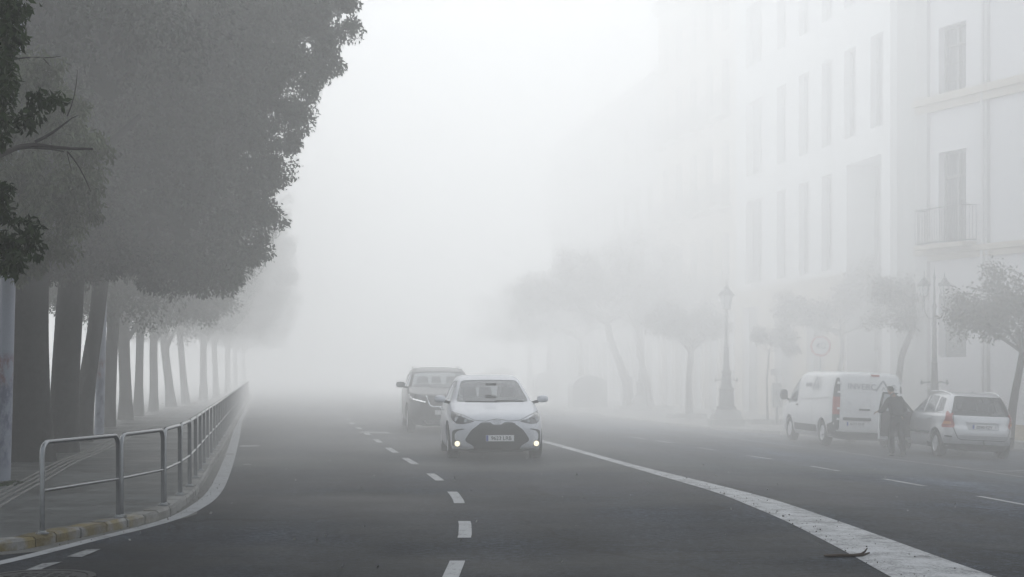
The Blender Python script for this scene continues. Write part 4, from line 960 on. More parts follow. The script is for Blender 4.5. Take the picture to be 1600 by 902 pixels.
# ------------------------------------------------------------------ foliage
def leaf_mat(name, col, rand=.45, transl=.3, rough=.5): return mat(name, col, rough, rand=rand, noise=[(.55, .45), (1.6, .35)], transl=transl, spec=.2)
leaf_mat('leaf_ficus', (.066, .078, .062), .4, .2, .75); leaf_mat('leaf_ficus_pale', (.13, .15, .10), .3); leaf_mat('leaf_near', (.035, .055, .022), .5); leaf_mat('leaf_orange', (.07, .065, .05), .4); leaf_mat('leaf_bare', (.10, .075, .05), .4)
mat('core_filler', (.03, .036, .028), .9)  # large dark filler blades added inside the crowns to block light
mat('bark_grey', (.021, .022, .021), .9, noise=[(2, .4), (12, .4)], bump=(14, .8)); mat('bark_brown', (.045, .04, .036), .9, noise=[(5, .2), (25, .2)], bump=(20, .6))
def leaves(rng, cent, rad, per, size, droop=.5, flat=.8, aspect=.42, out_from=None):
    """leaf blades around clump centres; returns vertices, faces count"""
    n = len(cent); K = n * per
    c = np.repeat(cent, per, 0); r = np.repeat(rad, per)[:, None]
    d = rng.normal(size=(K, 3)); d /= np.linalg.norm(d, axis=1)[:, None]
    p = c + d * r * (rng.random((K, 1)) ** .45) * np.array([1, 1, flat])
    ax = d * .6 + rng.normal(size=(K, 3)) * .5 + np.array([0, 0, -droop]); ax /= np.linalg.norm(ax, axis=1)[:, None]
    t = rng.normal(size=(K, 3)); sd = np.cross(ax, t); sd /= np.linalg.norm(sd, axis=1)[:, None]
    L_ = size * (.6 + .8 * rng.random((K, 1))); nn = np.cross(ax, sd)
    v = np.empty((K, 4, 3)); v[:, 0] = p - ax * L_ * .5; v[:, 2] = p + ax * L_ * .5 + nn * L_ * .12
    v[:, 1] = p + sd * L_ * aspect * .5 - nn * L_ * .06; v[:, 3] = p - sd * L_ * aspect * .5 - nn * L_ * .06
    return v.reshape(-1, 3)
def leaf_mesh(name, vs):
    v = np.concatenate(vs) if isinstance(vs, list) else vs
    n = len(v) // 4; me = bpy.data.meshes.new(name); me.vertices.add(len(v)); me.vertices.foreach_set('co', v.astype(np.float32).ravel())
    me.loops.add(4 * n); me.loops.foreach_set('vertex_index', np.arange(4 * n, dtype=np.int32)); me.polygons.add(n)
    me.polygons.foreach_set('loop_start', np.arange(0, 4 * n, 4, dtype=np.int32)); me.update(calc_edges=True); return me
def crown(rng, lumps, spacing, per, size, clump=(.35, .6), inner=True, droop=.5, keep=1., aspect=.42):
    cents = []
    for (x, y, z, r, *q) in lumps:
        rz = r * (q[0] if q else .85); n = int(4 * PI * r * r / spacing ** 2 * keep)
        d = rng.normal(size=(n, 3)); d /= np.linalg.norm(d, axis=1)[:, None]
        s = 1 - .28 * rng.random((n, 1)) ** 1.5 + .10 * rng.normal(size=(n, 1))
        cents.append(np.array([x, y, z]) + d * s * np.array([r, r, rz]))
    c = np.concatenate(cents); ok = np.ones(len(c), bool)
    for (x, y, z, r, *q) in lumps:
        rz = r * (q[0] if q else .85); e = (((c - np.array([x, y, z])) / np.array([r, r, rz])) ** 2).sum(1); ok &= e > .42
    c = c[ok]; rad = clump[0] + (clump[1] - clump[0]) * rng.random(len(c))
    out = [leaves(rng, c, rad, per, size, droop, aspect=aspect)]
    core = None
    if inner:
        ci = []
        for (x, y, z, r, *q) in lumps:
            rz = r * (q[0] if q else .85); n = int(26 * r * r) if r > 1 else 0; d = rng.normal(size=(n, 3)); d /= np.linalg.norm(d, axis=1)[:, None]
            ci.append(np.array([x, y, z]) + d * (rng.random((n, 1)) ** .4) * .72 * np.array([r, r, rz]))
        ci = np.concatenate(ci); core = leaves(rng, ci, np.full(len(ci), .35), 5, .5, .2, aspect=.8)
    return out, core
def trunk(path, rads, n=14, seed=0, rough=.05):
    rr = random.Random(seed); b = MB(); P = smooth_path(spline([Vector(p) for p in path], .25), 2); s = arclen(P)
    t0 = np.linspace(0, 1, len(rads)); rs = []
    ph = [rr.uniform(0, 6) for _ in range(6)]
    for i, p in enumerate(P):
        u = s[i] / s[-1]; r = float(np.interp(u, t0, rads)); d = (P[min(i + 1, len(P) - 1)] - P[max(i - 1, 0)]).normalized()
        a = Vector((1, 0, 0)) - d * d.x; a.normalize(); w = d.cross(a); ring = []
        for j in range(n):
            th = 2 * PI * j / n; k = 1 + rough * (math.sin(2 * th + ph[0] + s[i] * 1.3) + .7 * math.sin(3 * th + ph[1] - s[i] * .8) + .5 * math.sin(5 * th + ph[2] + 2 * s[i]))
            ring.append(p + (a * math.cos(th) + w * math.sin(th)) * r * k)
        rs.append(ring)
    b.rings(rs); return b
def merge(b, *others):
    for o in others: b.add(o.v, o.f)
    return b
def crown_objs(parent, vs, core, m, m_core='core_filler'):
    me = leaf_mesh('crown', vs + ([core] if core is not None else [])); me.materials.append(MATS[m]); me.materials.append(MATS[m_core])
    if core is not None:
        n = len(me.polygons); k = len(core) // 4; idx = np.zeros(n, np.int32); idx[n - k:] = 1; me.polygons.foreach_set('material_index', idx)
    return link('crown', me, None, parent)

# --- the clipped fig trees on the left pavement. Trunk foot, lean, girth, then crown lumps in the place's own coordinates
rng = np.random.default_rng(7)
def fig(px, py, toppx, r, lumps, lab, seed, spacing=.62, per=150, size=.11, clump=(.35, .6), fork=None, cat='tree', toppy=430):
    g_ = G(px, py, KH); Y = g_.y; root = thing('fig_tree', lab, cat, (g_.x, Y, KH), 0, 'fig trees along the left pavement')
    tp = A(toppx, toppy, Y) - root.location
    path = [(0, 0, -.1), (tp.x * .04, 0, .25), (tp.x * .35, .03, tp.z * .4), (tp.x * .8, 0, tp.z * .8), (tp.x * 1.15, .1, tp.z * 1.35), (tp.x * 1.3, .2, tp.z * 1.9)]
    b = trunk(path, [r * 1.45, r * 1.12, r * 1.0, r * .95, r * .9, r * .6, r * .3], 16, seed)
    rr = random.Random(seed)
    for k in range(5):
        a = rr.uniform(0, 2 * PI); z = tp.z * rr.uniform(.85, 1.3); L_ = rr.uniform(1.5, 2.6)
        merge(b, trunk([(tp.x * z / tp.z, 0, z), (tp.x * z / tp.z + math.cos(a) * L_ * .4, math.sin(a) * L_ * .4, z + L_ * .5), (tp.x * z / tp.z + math.cos(a) * L_, math.sin(a) * L_, z + L_ * 1.1)], [r * .5, r * .35, r * .12], 8, seed + k))
    b.build('trunk', MATS['bark_grey'], root, 60)
    if lumps:
        L2 = [(x - g_.x, y - Y, z - KH, *q) for x, y, z, *q in lumps]
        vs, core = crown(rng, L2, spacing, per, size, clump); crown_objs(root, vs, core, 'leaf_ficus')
    return root
big1 = [(-8.2, 24.2, 5.0, 1.7), (-9.5, 25, 6.5, 2.3), (-7.2, 25.2, 7.4, 2.2), (-8.8, 26, 9.2, 2.6), (-10.5, 25, 4.6, 1.6)]
big2 = [(-6.55, 28.3, 4.65, 1.75, .82), (-6.35, 28.5, 6.2, 1.85), (-5.65, 28.8, 7.8, 1.9), (-4.75, 29.2, 9.4, 2.1), (-4.4, 30, 11.2, 2.4), (-7.6, 29, 6.0, 2.3), (-8.0, 29.5, 8.5, 2.6), (-8, 28, 4.5, 1.5), (-7.3, 30, 11., 2.6)]
for px, py, r in [(412, 300, 34), (408, 262, 40), (422, 222, 40), (432, 185, 40), (446, 150, 40), (465, 110, 42), (485, 70, 42), (395, 340, 36), (375, 375, 36), (355, 408, 34), (332, 432, 24), (300, 425, 28), (255, 430, 26), (520, 28, 40), (505, 95, 14), (522, 108, 10)]:
    q_ = A(px, py, 28.2); big2.append((q_.x, q_.y, q_.z, r / F * 28.2, 1.))
big3 = [(-7.0, 32.2, 4.7, 1.75), (-8.4, 33, 5.2, 2.0), (-9.9, 33, 5.8, 2.2), (-8.2, 33, 7.6, 2.6), (-8.5, 33, 10.5, 2.8), (-10.8, 32, 8.5, 2.8)]
fig(45, 721, 47, .31, big1, 'fig tree with the thickest dark trunk, nearest behind the pale post', 3)
fig(97, 707, 112, .235, big2, 'fig tree second in the row whose dense crown overhangs the road', 5, spacing=.36, per=170, size=.085, clump=(.16, .34))
fig(126, 690, 160, .17, big3, 'fig tree third in the row with a slim trunk leaning towards the road', 8)
leafs = []
g5 = [(-10.0, 40, 4.5, 1.9), (-10.2, 41, 5.8, 2.1), (-9.9, 42, 7.4, 2.2), (-10.6, 41, 6.8, 2.5), (-9.5, 42, 9.8, 2.7), (-12, 41, 5, 2)]
fig(168, 667, 176, .165, g5, 'fig tree with a forked dark trunk beside the second pale post', 11, toppy=520)
g6 = [(-9.3, 46.5, 4.2, 1.4), (-8.8, 47, 5.5, 1.6), (-9.3, 47, 7.3, 2.0), (-10, 47, 5.5, 2.3), (-11.5, 47, 5.0, 2.2), (-10.3, 47, 8.5, 2.7)]
T6 = fig(197, 656, 193, .175, g6, 'fig tree with a straight trunk right of the forked one, crown reaching out', 12, toppy=520)
# further ones: copies of the fifth tree, each where the photograph has a trunk
FAR = [(216, 650, 1.0, .4, 'fig tree close behind the straight-trunked one, its trunk overlapping the next'), (240, 643, 1.05, 2.2, 'fig tree with a broad hazy trunk left of the bright gap'), (268, 636, .98, 4.0, 'fig tree whose hazy trunk borders the bright gap on the left'),
       (290, 631, 1.1, 5.1, 'fig tree with hazy trunk just right of the bright gap'), (318, 626, 1.0, 1.0, 'pale fig tree trunk midway between bright gap and rail end'), (338, 621, 1.05, 3.1, 'pale fig tree trunk left of the last narrow bright slit'), (356, 616, 1.0, 2.6, 'pale fig tree trunk right of the last narrow bright slit'),
       (368, 611, 1.1, .9, 'very faint fig tree above the far end of the guard rail'), (382, 607, 1.05, 4.6, 'faintest fig tree trunk, just right of the rail end')]
for px, py, sc, rz, lab in FAR:
    g_ = G(px, py, KH); dup(T6, (g_.x, g_.y, KH), R(random.uniform(-25, 25)), lab, scale=(sc * random.uniform(.72, .98),) * 2 + (sc * random.uniform(.95, 1.08),), ry=R(random.uniform(-5, 6)))
# a second, outer row on the plaza behind
BK = [(-12.9, 46, 1.1, 'fig tree of the outer row whose thin trunk shows left of the slim leaning trunk')]
for x, y, sc, lab in BK: dup(T6, (x, y, KH), R(random.uniform(100, 250)), lab, scale=sc)

# --- near tree whose foliage hangs in at the left edge, its trunk beyond the frame
root = thing('street_tree', 'nearest tree at the left edge with sharp dark leaves and a bare twig', 'tree', (-6.4, 14.6, KH))
rx = lambda px, py, Y: A(px, py, Y) - root.location
b = trunk([(0, 0, -.1), (-.05, 0, 1.5), (.05, .1, 3.2), (.2, .2, 5.2), (.3, .1, 7)], [.24, .2, .18, .14, .06], 14, 21)
for P_, r0 in (([rx(-70, 280, 15.2), rx(-10, 248, 15.6), rx(20, 232, 15.8), rx(55, 224, 15.9), rx(80, 232, 16), rx(145, 233, 16)], .035), ([rx(20, 233, 15.8), rx(60, 230, 15.8), rx(100, 237, 15.8)], .012), ([rx(55, 222, 15.9), rx(80, 210, 15.9), rx(112, 185, 15.9)], .016), ([rx(112, 185, 15.9), rx(123, 180, 15.9)], .005),
              ([rx(105, 182, 15.9), rx(118, 150, 15.9), rx(121, 110, 15.9)], .006), ([rx(105, 237, 16), rx(125, 260, 16), rx(142, 300, 16)], .008), ([rx(105, 240, 16), rx(112, 268, 16)], .005), ([rx(10, 95, 15.8), rx(48, 88, 15.8), rx(68, 92, 15.8), rx(95, 88, 15.8)], .008), ([rx(68, 92, 15.8), rx(78, 103, 15.8)], .005),
              ([(.05, .1, 3.2), rx(-60, 60, 14.5), rx(5, 20, 14.2)], .05), ([(.05, .1, 2.6), rx(-60, 330, 14.5), rx(0, 370, 14.3)], .04), ([(.05, .1, 3.0), rx(-50, 300, 15.0), rx(-70, 280, 15.2)], .05)):
    merge(b, trunk(P_, [r0, r0 * .8, r0 * .35], 7, 3, .03))
b.build('trunk', MATS['bark_brown'], root, 60)
cl = []
for px, py, r, n in [(6, 25, 30, 10), (14, 60, 22, 8), (6, 100, 20, 7), (-14, 60, 45, 14), (2, 150, 14, 5), (4, 185, 16, 6), (-12, 215, 22, 6), (18, 10, 14, 5), (0, 300, 10, 4), (-6, 330, 18, 6), (6, 385, 14, 5), (26, 395, 16, 4), (8, 420, 12, 4), (38, 360, 14, 3), (50, 385, 10, 2), (-20, 400, 25, 8), (60, 160, 12, 2), (45, 190, 14, 3), (88, 155, 9, 2), (12, 125, 14, 4)]:
    for _ in range(n):
        q_ = rx(px + rng.normal() * r * .45, py + rng.normal() * r * .45, 14.3 + rng.normal() * .25); cl.append((q_.x, q_.y, q_.z))
cl = np.array(cl); vs = [leaves(rng, cl, np.full(len(cl), .12), 34, .085, .6, aspect=.4)]
top = np.array([[rng.normal() * 1.0 - .3, rng.normal() * 1.0, 5.6 + rng.normal() * .9] for _ in range(160)]); vs.append(leaves(rng, top, np.full(160, .35), 60, .10, .5))
crown_objs(root, vs, None, 'leaf_near')
# --- paler drooping tree just behind it
root = thing('street_tree', 'paler green tree with drooping rounded foliage behind the nearest tree on the left', 'tree', (-7.7, 20.5, KH))
trunk([(0, 0, -.1), (.0, 0, 1.5), (.1, .05, 3.0), (.3, 0, 4.6), (.5, .1, 6)], [.17, .14, .12, .1, .05], 12, 31).build('trunk', MATS['bark_brown'], root, 60)
L2 = []
for px, py, r in [(30, 150, 62), (75, 190, 60), (100, 250, 62), (60, 260, 75), (105, 320, 55), (70, 350, 60), (20, 330, 70), (-30, 250, 90), (-40, 150, 80), (30, 400, 40), (60, 130, 35)]:
    q_ = A(px, py, 20.5 + rng.normal() * .3) - root.location; L2.append((q_.x, q_.y, q_.z, r / F * 20.5, 1.0))
vs, core = crown(rng, L2, .22, 70, .085, (.10, .2), False, .9, .8, .34); crown_objs(root, vs, None, 'leaf_ficus_pale')

# --- pale posts
mat('post_paint', (.24, .26, .31), .5, noise=[(2, .08), (20, .06)])
def grafmat():
    m = mat('graffiti_paint', (.22, .24, .29), .5, noise=[(3, .1)]); t = m.node_tree; b = t.nodes['Principled BSDF']; src = b.inputs['Base Color'].links[0].from_socket
    tc = t.nodes.new('ShaderNodeTexCoord'); mp = t.nodes.new('ShaderNodeMapping'); mp.inputs['Scale'].default_value = (5, 5, 2.2); t.links.new(tc.outputs['Object'], mp.inputs[0])
    def layer(seed, col, lo, hi, z0, z1, src):
        n = t.nodes.new('ShaderNodeTexNoise'); n.noise_dimensions = '4D'; n.inputs['W'].default_value = seed; n.inputs['Scale'].default_value = 1.6; n.inputs['Detail'].default_value = 5; n.inputs['Roughness'].default_value = .7; t.links.new(mp.outputs[0], n.inputs['Vector'])
        r = t.nodes.new('ShaderNodeMapRange'); r.inputs['From Min'].default_value = lo; r.inputs['From Max'].default_value = hi; t.links.new(n.outputs[0], r.inputs[0])
        sx = t.nodes.new('ShaderNodeSeparateXYZ'); t.links.new(tc.outputs['Object'], sx.inputs[0])
        a = t.nodes.new('ShaderNodeMapRange'); a.inputs['From Min'].default_value = z0; a.inputs['From Max'].default_value = z0 + .12; t.links.new(sx.outputs['Z'], a.inputs[0])
        c = t.nodes.new('ShaderNodeMapRange'); c.inputs['From Min'].default_value = z1; c.inputs['From Max'].default_value = z1 - .12; t.links.new(sx.outputs['Z'], c.inputs[0])
        m1 = t.nodes.new('ShaderNodeMath'); m1.operation = 'MULTIPLY'; t.links.new(a.outputs[0], m1.inputs[0]); t.links.new(c.outputs[0], m1.inputs[1])
        m2 = t.nodes.new('ShaderNodeMath'); m2.operation = 'MULTIPLY'; t.links.new(m1.outputs[0], m2.inputs[0]); t.links.new(r.outputs[0], m2.inputs[1])
        x = t.nodes.new('ShaderNodeMix'); x.data_type = 'RGBA'; x.inputs[7].default_value = (*col, 1); t.links.new(m2.outputs[0], x.inputs[0]); t.links.new(src, x.inputs[6]); return x.outputs[2]
    s1 = layer(2.3, (.10, .11, .16), .46, .60, .15, 1.45, src); s2 = layer(7.1, (.14, .06, .065), .48, .60, 1.25, 1.75, s1); t.links.new(s2, b.inputs['Base Color']); return m
grafmat()
def post(px, py, toppx, toppy, r, lab):
    g_ = G(px, py, KH); root = thing('utility_post', lab, 'post', (g_.x, g_.y, KH)); tp = A(toppx, toppy, g_.y) - root.location; d = tp / tp.z; top = 8.5
    MB().tube([d * 0, d * .9, d * 1.78], [r, r, r * .99], 24).build('painted_base', MATS['graffiti_paint'], root, 50)
    MB().tube([d * 1.78, d * 4, d * top], [r * .985, r * .97, r * .93], 24).build('shaft', MATS['post_paint'], root, 50)
    MB().tube([d * top, d * (top + .05)], [r * 1.05, r * .9], 24).build('cap', MATS['post_paint'], root, 50)
post(4, 751, 24, 0, .105, 'pale grey post with faded red and blue graffiti at the left edge')
post(155, 681, 160, 450, .105, 'second pale grey post standing between the fig trunks')
g_ = G(22, 758, KH); rb = np.array([[rng.normal() * .07, rng.normal() * .25, .01] for _ in range(70)]); me = leaf_mesh('weeds', leaves(rng, rb, np.full(70, .04), 7, .05, -.4, .4)); w = link('weeds', me, MATS['leaf_near']); w.location = (g_.x - .14, g_.y, KH); tag(w, 'low weeds growing round the foot of the graffitied post', kind='stuff')

# --- bare-ish street trees along the right pavement
def street_tree(root, trunk_pts, r, twigs, crown_c, crown_r, m, per=26, dens=1., size=.10, seed=0, sub=3):
    """a slim trunk that forks into spreading twigs which carry sparse leaf clumps"""
    rr = random.Random(seed); b = trunk(trunk_pts, [r, r * .85, r * .7], 10, seed, .04); tip = Vector(trunk_pts[-1]); cl = []
    def grow(p, d, L_, r_, lev):
        q_ = p + d * L_ * .5 + Vector((rr.uniform(-.1, .1), rr.uniform(-.1, .1), rr.uniform(-.05, .12))) * L_; e = p + d * L_ + Vector((0, 0, rr.uniform(-.05, .15))) * L_
        merge(b, trunk([p, q_, e], [r_, r_ * .75, r_ * .5], 6 if lev else 8, rr.randint(0, 99), .03))
        if lev >= sub - 1: cl.append(e); cl.append(q_.lerp(e, .5))
        elif lev: cl.append(q_)
        if lev < sub:
            for _ in range(rr.choice([2, 3, 3])):
                nd = (d + Vector((rr.uniform(-.8, .8), rr.uniform(-.8, .8), rr.uniform(-.5, .55)))).normalized(); grow(e, nd, L_ * rr.uniform(.55, .8), r_ * .5, lev + 1)
            if lev: 
                nd = (d + Vector((rr.uniform(-.9, .9), rr.uniform(-.9, .9), rr.uniform(-.3, .4)))).normalized(); grow(q_, nd, L_ * .6, r_ * .4, lev + 1)
    for k in range(twigs):
        a = 2 * PI * k / twigs + rr.uniform(-.4, .4); grow(tip - Vector((0, 0, rr.uniform(0, .25))), Vector((math.cos(a) * .8, math.sin(a) * .8, rr.uniform(.1, .9))).normalized(), crown_r * rr.uniform(.32, .48), r * .45, 0)
    b.build('trunk', MATS['bark_brown'], root, 60)
    c = np.array([tuple(p) for p in cl]); c = c[rng.random(len(c)) < dens]
    crown_objs(root, [leaves(rng, c, np.full(len(c), .30 * (crown_r / 1.6) ** .8), per, size, .3)], None, m)
def rtree(px, py, Y, path, r, cr, lab, seed, m='leaf_orange', twigs=4, **kw):
    base = A(px, py, Y); base.z = kw.pop('bz', RZ); root = thing('street_tree', lab, 'tree', base, 0, 'street trees along the right pavement')
    pts = [tuple(A(x, y, Y) - base) for x, y in path]; pts[0] = (pts[0][0], pts[0][1], -.1)
    street_tree(root, pts, r, twigs, None, cr, m, seed=seed, **kw); return root
rtree(1578, 690, 41.5, [(1576, 690), (1583, 630), (1594, 575), (1598, 548)], .125, 1.9, 'leafy street tree with a bent dark trunk right of the silver estate car', 41, twigs=7, per=5, sub=4, size=.11)
rtree(1400, 665, 49.5, [(1400, 665), (1404, 590), (1412, 545), (1432, 505)], .13, 2.1, 'street tree forking just right of the van roof, beside the double lantern', 61, twigs=6, per=5, sub=4, size=.11)
rtree(1308, 660, 57, [(1308, 660), (1310, 590), (1318, 545), (1312, 515)], .12, 2.3, 'street tree with a wide hazy crown behind the van', 43, twigs=7, per=20, size=.12)
rtree(1077, 653, 64, [(1077, 653), (1076, 600), (1080, 545)], .15, 2.1, 'street tree with a straight trunk in a kerbed pit left of the single lantern', 44, twigs=7, per=18, size=.12)
rtree(1200, 660, 57, [(1200, 660), (1198, 600), (1202, 545)], .05, 1.25, 'thin sapling left of the van front', 45, twigs=5, per=22, sub=2, size=.12)
rtree(987, 645, 78, [(987, 645), (980, 600), (955, 535), (950, 500)], .22, 4.2, 'big leaning street tree by the rubbish container', 46, twigs=7, per=24, size=.14)
rtree(1019, 648, 76, [(1019, 648), (1011, 600), (1000, 555), (994, 505)], .17, 3.7, 'street tree leaning left, right of the big leaning tree', 47, twigs=7, per=24, size=.14)
rtree(857, 640, 105, [(857, 636), (857, 590), (860, 530)], .22, 4.6, 'faint tree right above the white hatchback roof edge', 48, twigs=7, per=26, size=.18)
rtree(826, 632, 118, [(826, 632), (828, 590), (826, 530)], .22, 4.4, 'faintest tree in the fog just right of the hatchback', 49, twigs=7, per=26, size=.18)
rtree(907, 640, 92, [(907, 640), (908, 590), (905, 525)], .2, 4.6, 'faint tree standing behind the domed container', 50, twigs=7, per=26, size=.18)

# ------------------------------------------------------------------ buildings along the right side
def wall_mat(name, c, am=.08): return mat(name, c, .85, noise=[(.25, am), (3, .05), (30, .04)], bump=(25, .15))
wall_mat('plaster_white', (.62, .63, .64)); wall_mat('plaster_pale', (.60, .60, .62)); wall_mat('plaster_cream', (.50, .44, .36)); wall_mat('plaster_beige', (.40, .34, .26)); wall_mat('plaster_grey', (.46, .46, .46)); wall_mat('stone_band', (.46, .42, .36)); wall_mat('stone_dark', (.17, .18, .18)); wall_mat('plinth_ochre', (.40, .33, .22))
mat('window_frame_dark', (.2, .2, .2), .6); mat('window_frame_white', (.6, .6, .6), .5); mat('window_pane', (.09, .095, .10), .15, spec=.6); mat('shutter_grey', (.17, .18, .18), .7); mat('iron_black', (.07, .07, .07), .6, noise=(8, .1)); mat('door_green', (.06, .075, .07), .6); mat('roof_tile', (.28, .2, .16), .85, noise=(2, .15))
WIN = {}
def window(root, s0, s1, z0, z1, y=-.26, style='casement', m='window_frame_dark'):
    w, h = s1 - s0, z1 - z0; key = (round(w, 2), round(h, 2), style, m)
    if key not in WIN:
        f = MB(); k = .07
        f.box((-w / 2, -.04, 0), (-w / 2 + k, .04, h)); f.box((w / 2 - k, -.04, 0), (w / 2, .04, h)); f.box((-w / 2 + k, -.04, 0), (w / 2 - k, .04, k)); f.box((-w / 2 + k, -.04, h - k), (w / 2 - k, .04, h))
        if style != 'plain':
            f.box((-.04, -.035, k), (.04, .035, h - k)); zt = h * .72
            f.box((-w / 2 + k, -.03, zt), (-.04, .03, zt + .06)); f.box((.04, -.03, zt), (w / 2 - k, .03, zt + .06))
            for q in (.24, .48):
                f.box((-w / 2 + k, -.02, h * q), (-.04, .02, h * q + .035)); f.box((.04, -.02, h * q), (w / 2 - k, .02, h * q + .035))
        p = MB().quad((-w / 2, -.045, 0), (w / 2, -.045, 0), (w / 2, -.045, h), (-w / 2, -.045, h))
        WIN[key] = (f.mesh('window'), p.mesh('pane'))
    fm_, pm = WIN[key]
    o = link('window', fm_, MATS[m], root); o.location = ((s0 + s1) / 2, y, z0); link('pane', pm, MATS['window_pane'], o); return o
def building(lab, P0, P1, zb, zt, ops, m, depth=13, cat='building', recess=.3, mr='roof_tile'):
    """facade from the near end P0 to the far end P1; local x along it, local +y to the street. ops: (s0, s1, z0, z1, kind)"""
    P0 = Vector((*P0, 0)); P1 = Vector((*P1, 0)); d = (P1 - P0); Lf = d.length; root = thing('town_building', lab, cat, P0, math.atan2(d.y, d.x))
    xs = sorted({0, Lf, *[q for o in ops for q in o[:2]]}); zs = sorted({zb, zt, *[q for o in ops for q in o[2:4]]}); b = MB()
    hole = lambda x, z: any(o[0] < x < o[1] and o[2] < z < o[3] for o in ops)
    for x0, x1 in zip(xs, xs[1:]):
        for z0, z1 in zip(zs, zs[1:]):
            if not hole((x0 + x1) / 2, (z0 + z1) / 2): b.quad((x0, 0, z0), (x1, 0, z0), (x1, 0, z1), (x0, 0, z1))
    for s0, s1, z0, z1, k in ops:
        r = -(recess if k != 'deep' else 1.2)
        b.quad((s0, 0, z0), (s0, r, z0), (s0, r, z1), (s0, 0, z1)); b.quad((s1, 0, z0), (s1, r, z0), (s1, r, z1), (s1, 0, z1)); b.quad((s0, 0, z1), (s0, r, z1), (s1, r, z1), (s1, 0, z1)); b.quad((s0, 0, z0), (s0, r, z0), (s1, r, z0), (s1, 0, z0))
    b.quad((0, 0, zb), (0, -depth, zb), (0, -depth, zt), (0, 0, zt)); b.quad((Lf, 0, zb), (Lf, -depth, zb), (Lf, -depth, zt), (Lf, 0, zt)); b.quad((0, -depth, zb), (Lf, -depth, zb), (Lf, -depth, zt), (0, -depth, zt))
    b.build('wall', MATS[m], root)
    MB().box((-.15, -depth - .1, zt - .02), (Lf + .15, .22, zt + .16)).build('roof', MATS[mr], root)
    for s0, s1, z0, z1, k in ops:
        if k == 'win': window(root, s0, s1, z0, z1, -recess + .05)
        elif k == 'white': window(root, s0, s1, z0, z1, -recess + .05, m='window_frame_white')
        elif k == 'shutter':
            sb = MB(); sb.box((s0, -recess, z0), (s1, -recess + .04, z1))
            for z in np.arange(z0 + .04, z1 - .04, .09): sb.box((s0 + .04, -recess + .042, z), (s1 - .04, -recess + .06, z + .05))
            sb.build('shutter', MATS['shutter_grey'], root)
        elif k == 'door':
            db_ = MB(); db_.box((s0, -recess, z0), (s1, -recess + .05, z1)); w = s1 - s0
            for q in (0, 1):
                for u, v in ((.06, .3), (.36, .62), (.68, .94)): db_.box((s0 + w * (.06 + .5 * q), -recess + .052, z0 + (z1 - z0) * u), (s0 + w * (.44 + .5 * q), -recess + .075, z0 + (z1 - z0) * v))
            o = db_.build('door', MATS['door_green'], root); MB().lathe([(.04, 0), (.04, .06), (.001, .07)], 12, c=(s0 + w * .54, -recess + .07, z0 + 1.05), axis='y').build('handle', MATS['iron_black'], o)
        elif k == 'deep':
            gd = MB(); gd.quad((s0, -1.19, z0), (s1, -1.19, z0), (s1, -1.19, z1), (s0, -1.19, z1)); gd.build('recess_wall', MATS['stone_dark'], root)
            n = 4; fb = MB(); w = s1 - s0
            for i in range(n + 1): fb.box((s0 + w * i / n - .04, -1.15, z0), (s0 + w * i / n + .04, -1.07, z1 - .01))
            for z in np.arange(z0 + 1.2, z1, 1.4): fb.box((s0, -1.13, z), (s1, -1.09, z + .06))
            fb.build('screen_frame', MATS['window_frame_dark'], root)
    return root, Lf
def band(root, Lf, z0, z1, out=.12, m='stone_band', s0=0., s1=None, name='cornice'):
    s1 = Lf if s1 is None else s1; b = MB(); h = z1 - z0
    b.box((s0, .003, z0), (s1, out * .6, z0 + h * .5)); b.box((s0 - .02, .003, z0 + h * .5 + .003), (s1 + .02, out, z1)); return b.build(name, MATS[m], root)
def balcony(root, s0, s1, z, out=.55, h=1.05):
    b = MB(); b.box((s0, .003, z - .12), (s1, out, z)); o = b.build('balcony', MATS['stone_band'], root)
    r = MB(); pts = [(s0 + .03, .02), (s0 + .03, out - .04), (s1 - .03, out - .04), (s1 - .03, .02)]
    for zz in (z + .06, z + h): r.tube([(*p, zz) for p in pts], .02, 6)
    for a, c in zip(pts, pts[1:]):
        n = int(math.dist(a, c) / .11)
        for i in range(n): u = i / n; x, y = a[0] + (c[0] - a[0]) * u, a[1] + (c[1] - a[1]) * u; r.tube([(x, y, z), (x, y, z + h)], .009, 5)
    r.build('balcony_railing', MATS['iron_black'], o); return o
def sof(P0, P1):
    """how far along a facade a direction px in the photograph meets it"""
    P0 = Vector(P0); d = (Vector(P1) - P0).normalized()
    def f(px):
        a = (px - 800) / F; k = (a * P0.y - P0.x) / (d.x - a * d.y); return k
    return f
# nearest: pale corner building (right edge of the picture)
N0, N1 = (17.5, 35.8), (12.2, 48.1); f = sof(N0, N1)
def zat(px, py): 
    P = Vector(N0) + (Vector(N1) - Vector(N0)).normalized() * f(px); return H - (py - 575) / F * P.y
c0 = f(1488); wv = .62
ops = []
for k in range(4):
    c = c0 - k * 5.6
    if c < 1: break
    ops += [(c - wv, c + wv, zat(1488, 558), zat(1488, 458), 'shutter'), (c - wv, c + wv, zat(1488, 380), zat(1488, 235), 'win'), (c - wv, c + wv, zat(1488, 150), zat(1488, 38), 'win'), (c - wv, c + wv, 14.4, 17.4, 'win')]
rt, Lf = building('pale corner building nearest on the right with a ground floor shutter and balcony', N0, N1, -1, 20, ops, 'plaster_pale')
z1 = zat(1500, 391); band(rt, Lf, z1 - .25, z1 + .1, .16); z2 = zat(1450, 162); band(rt, Lf, z2 - .3, z2 + .15, .2); band(rt, Lf, 19.2, 19.7, .35)
MB().box((0, .003, -.8), (Lf, .06, zat(1590, 664))).build('plinth', MATS['plinth_ochre'], rt)
for k in range(2): balcony(rt, c0 - k * 5.6 - 1.1, c0 - k * 5.6 + 1.1, zat(1488, 382))
for s in (Lf - .02, f(1543)): MB().box((s - .55 if s > Lf - 1 else s - .1, .004, -.8), (s, .10, 19.1)).build('pilaster', MATS['plaster_grey'], rt)
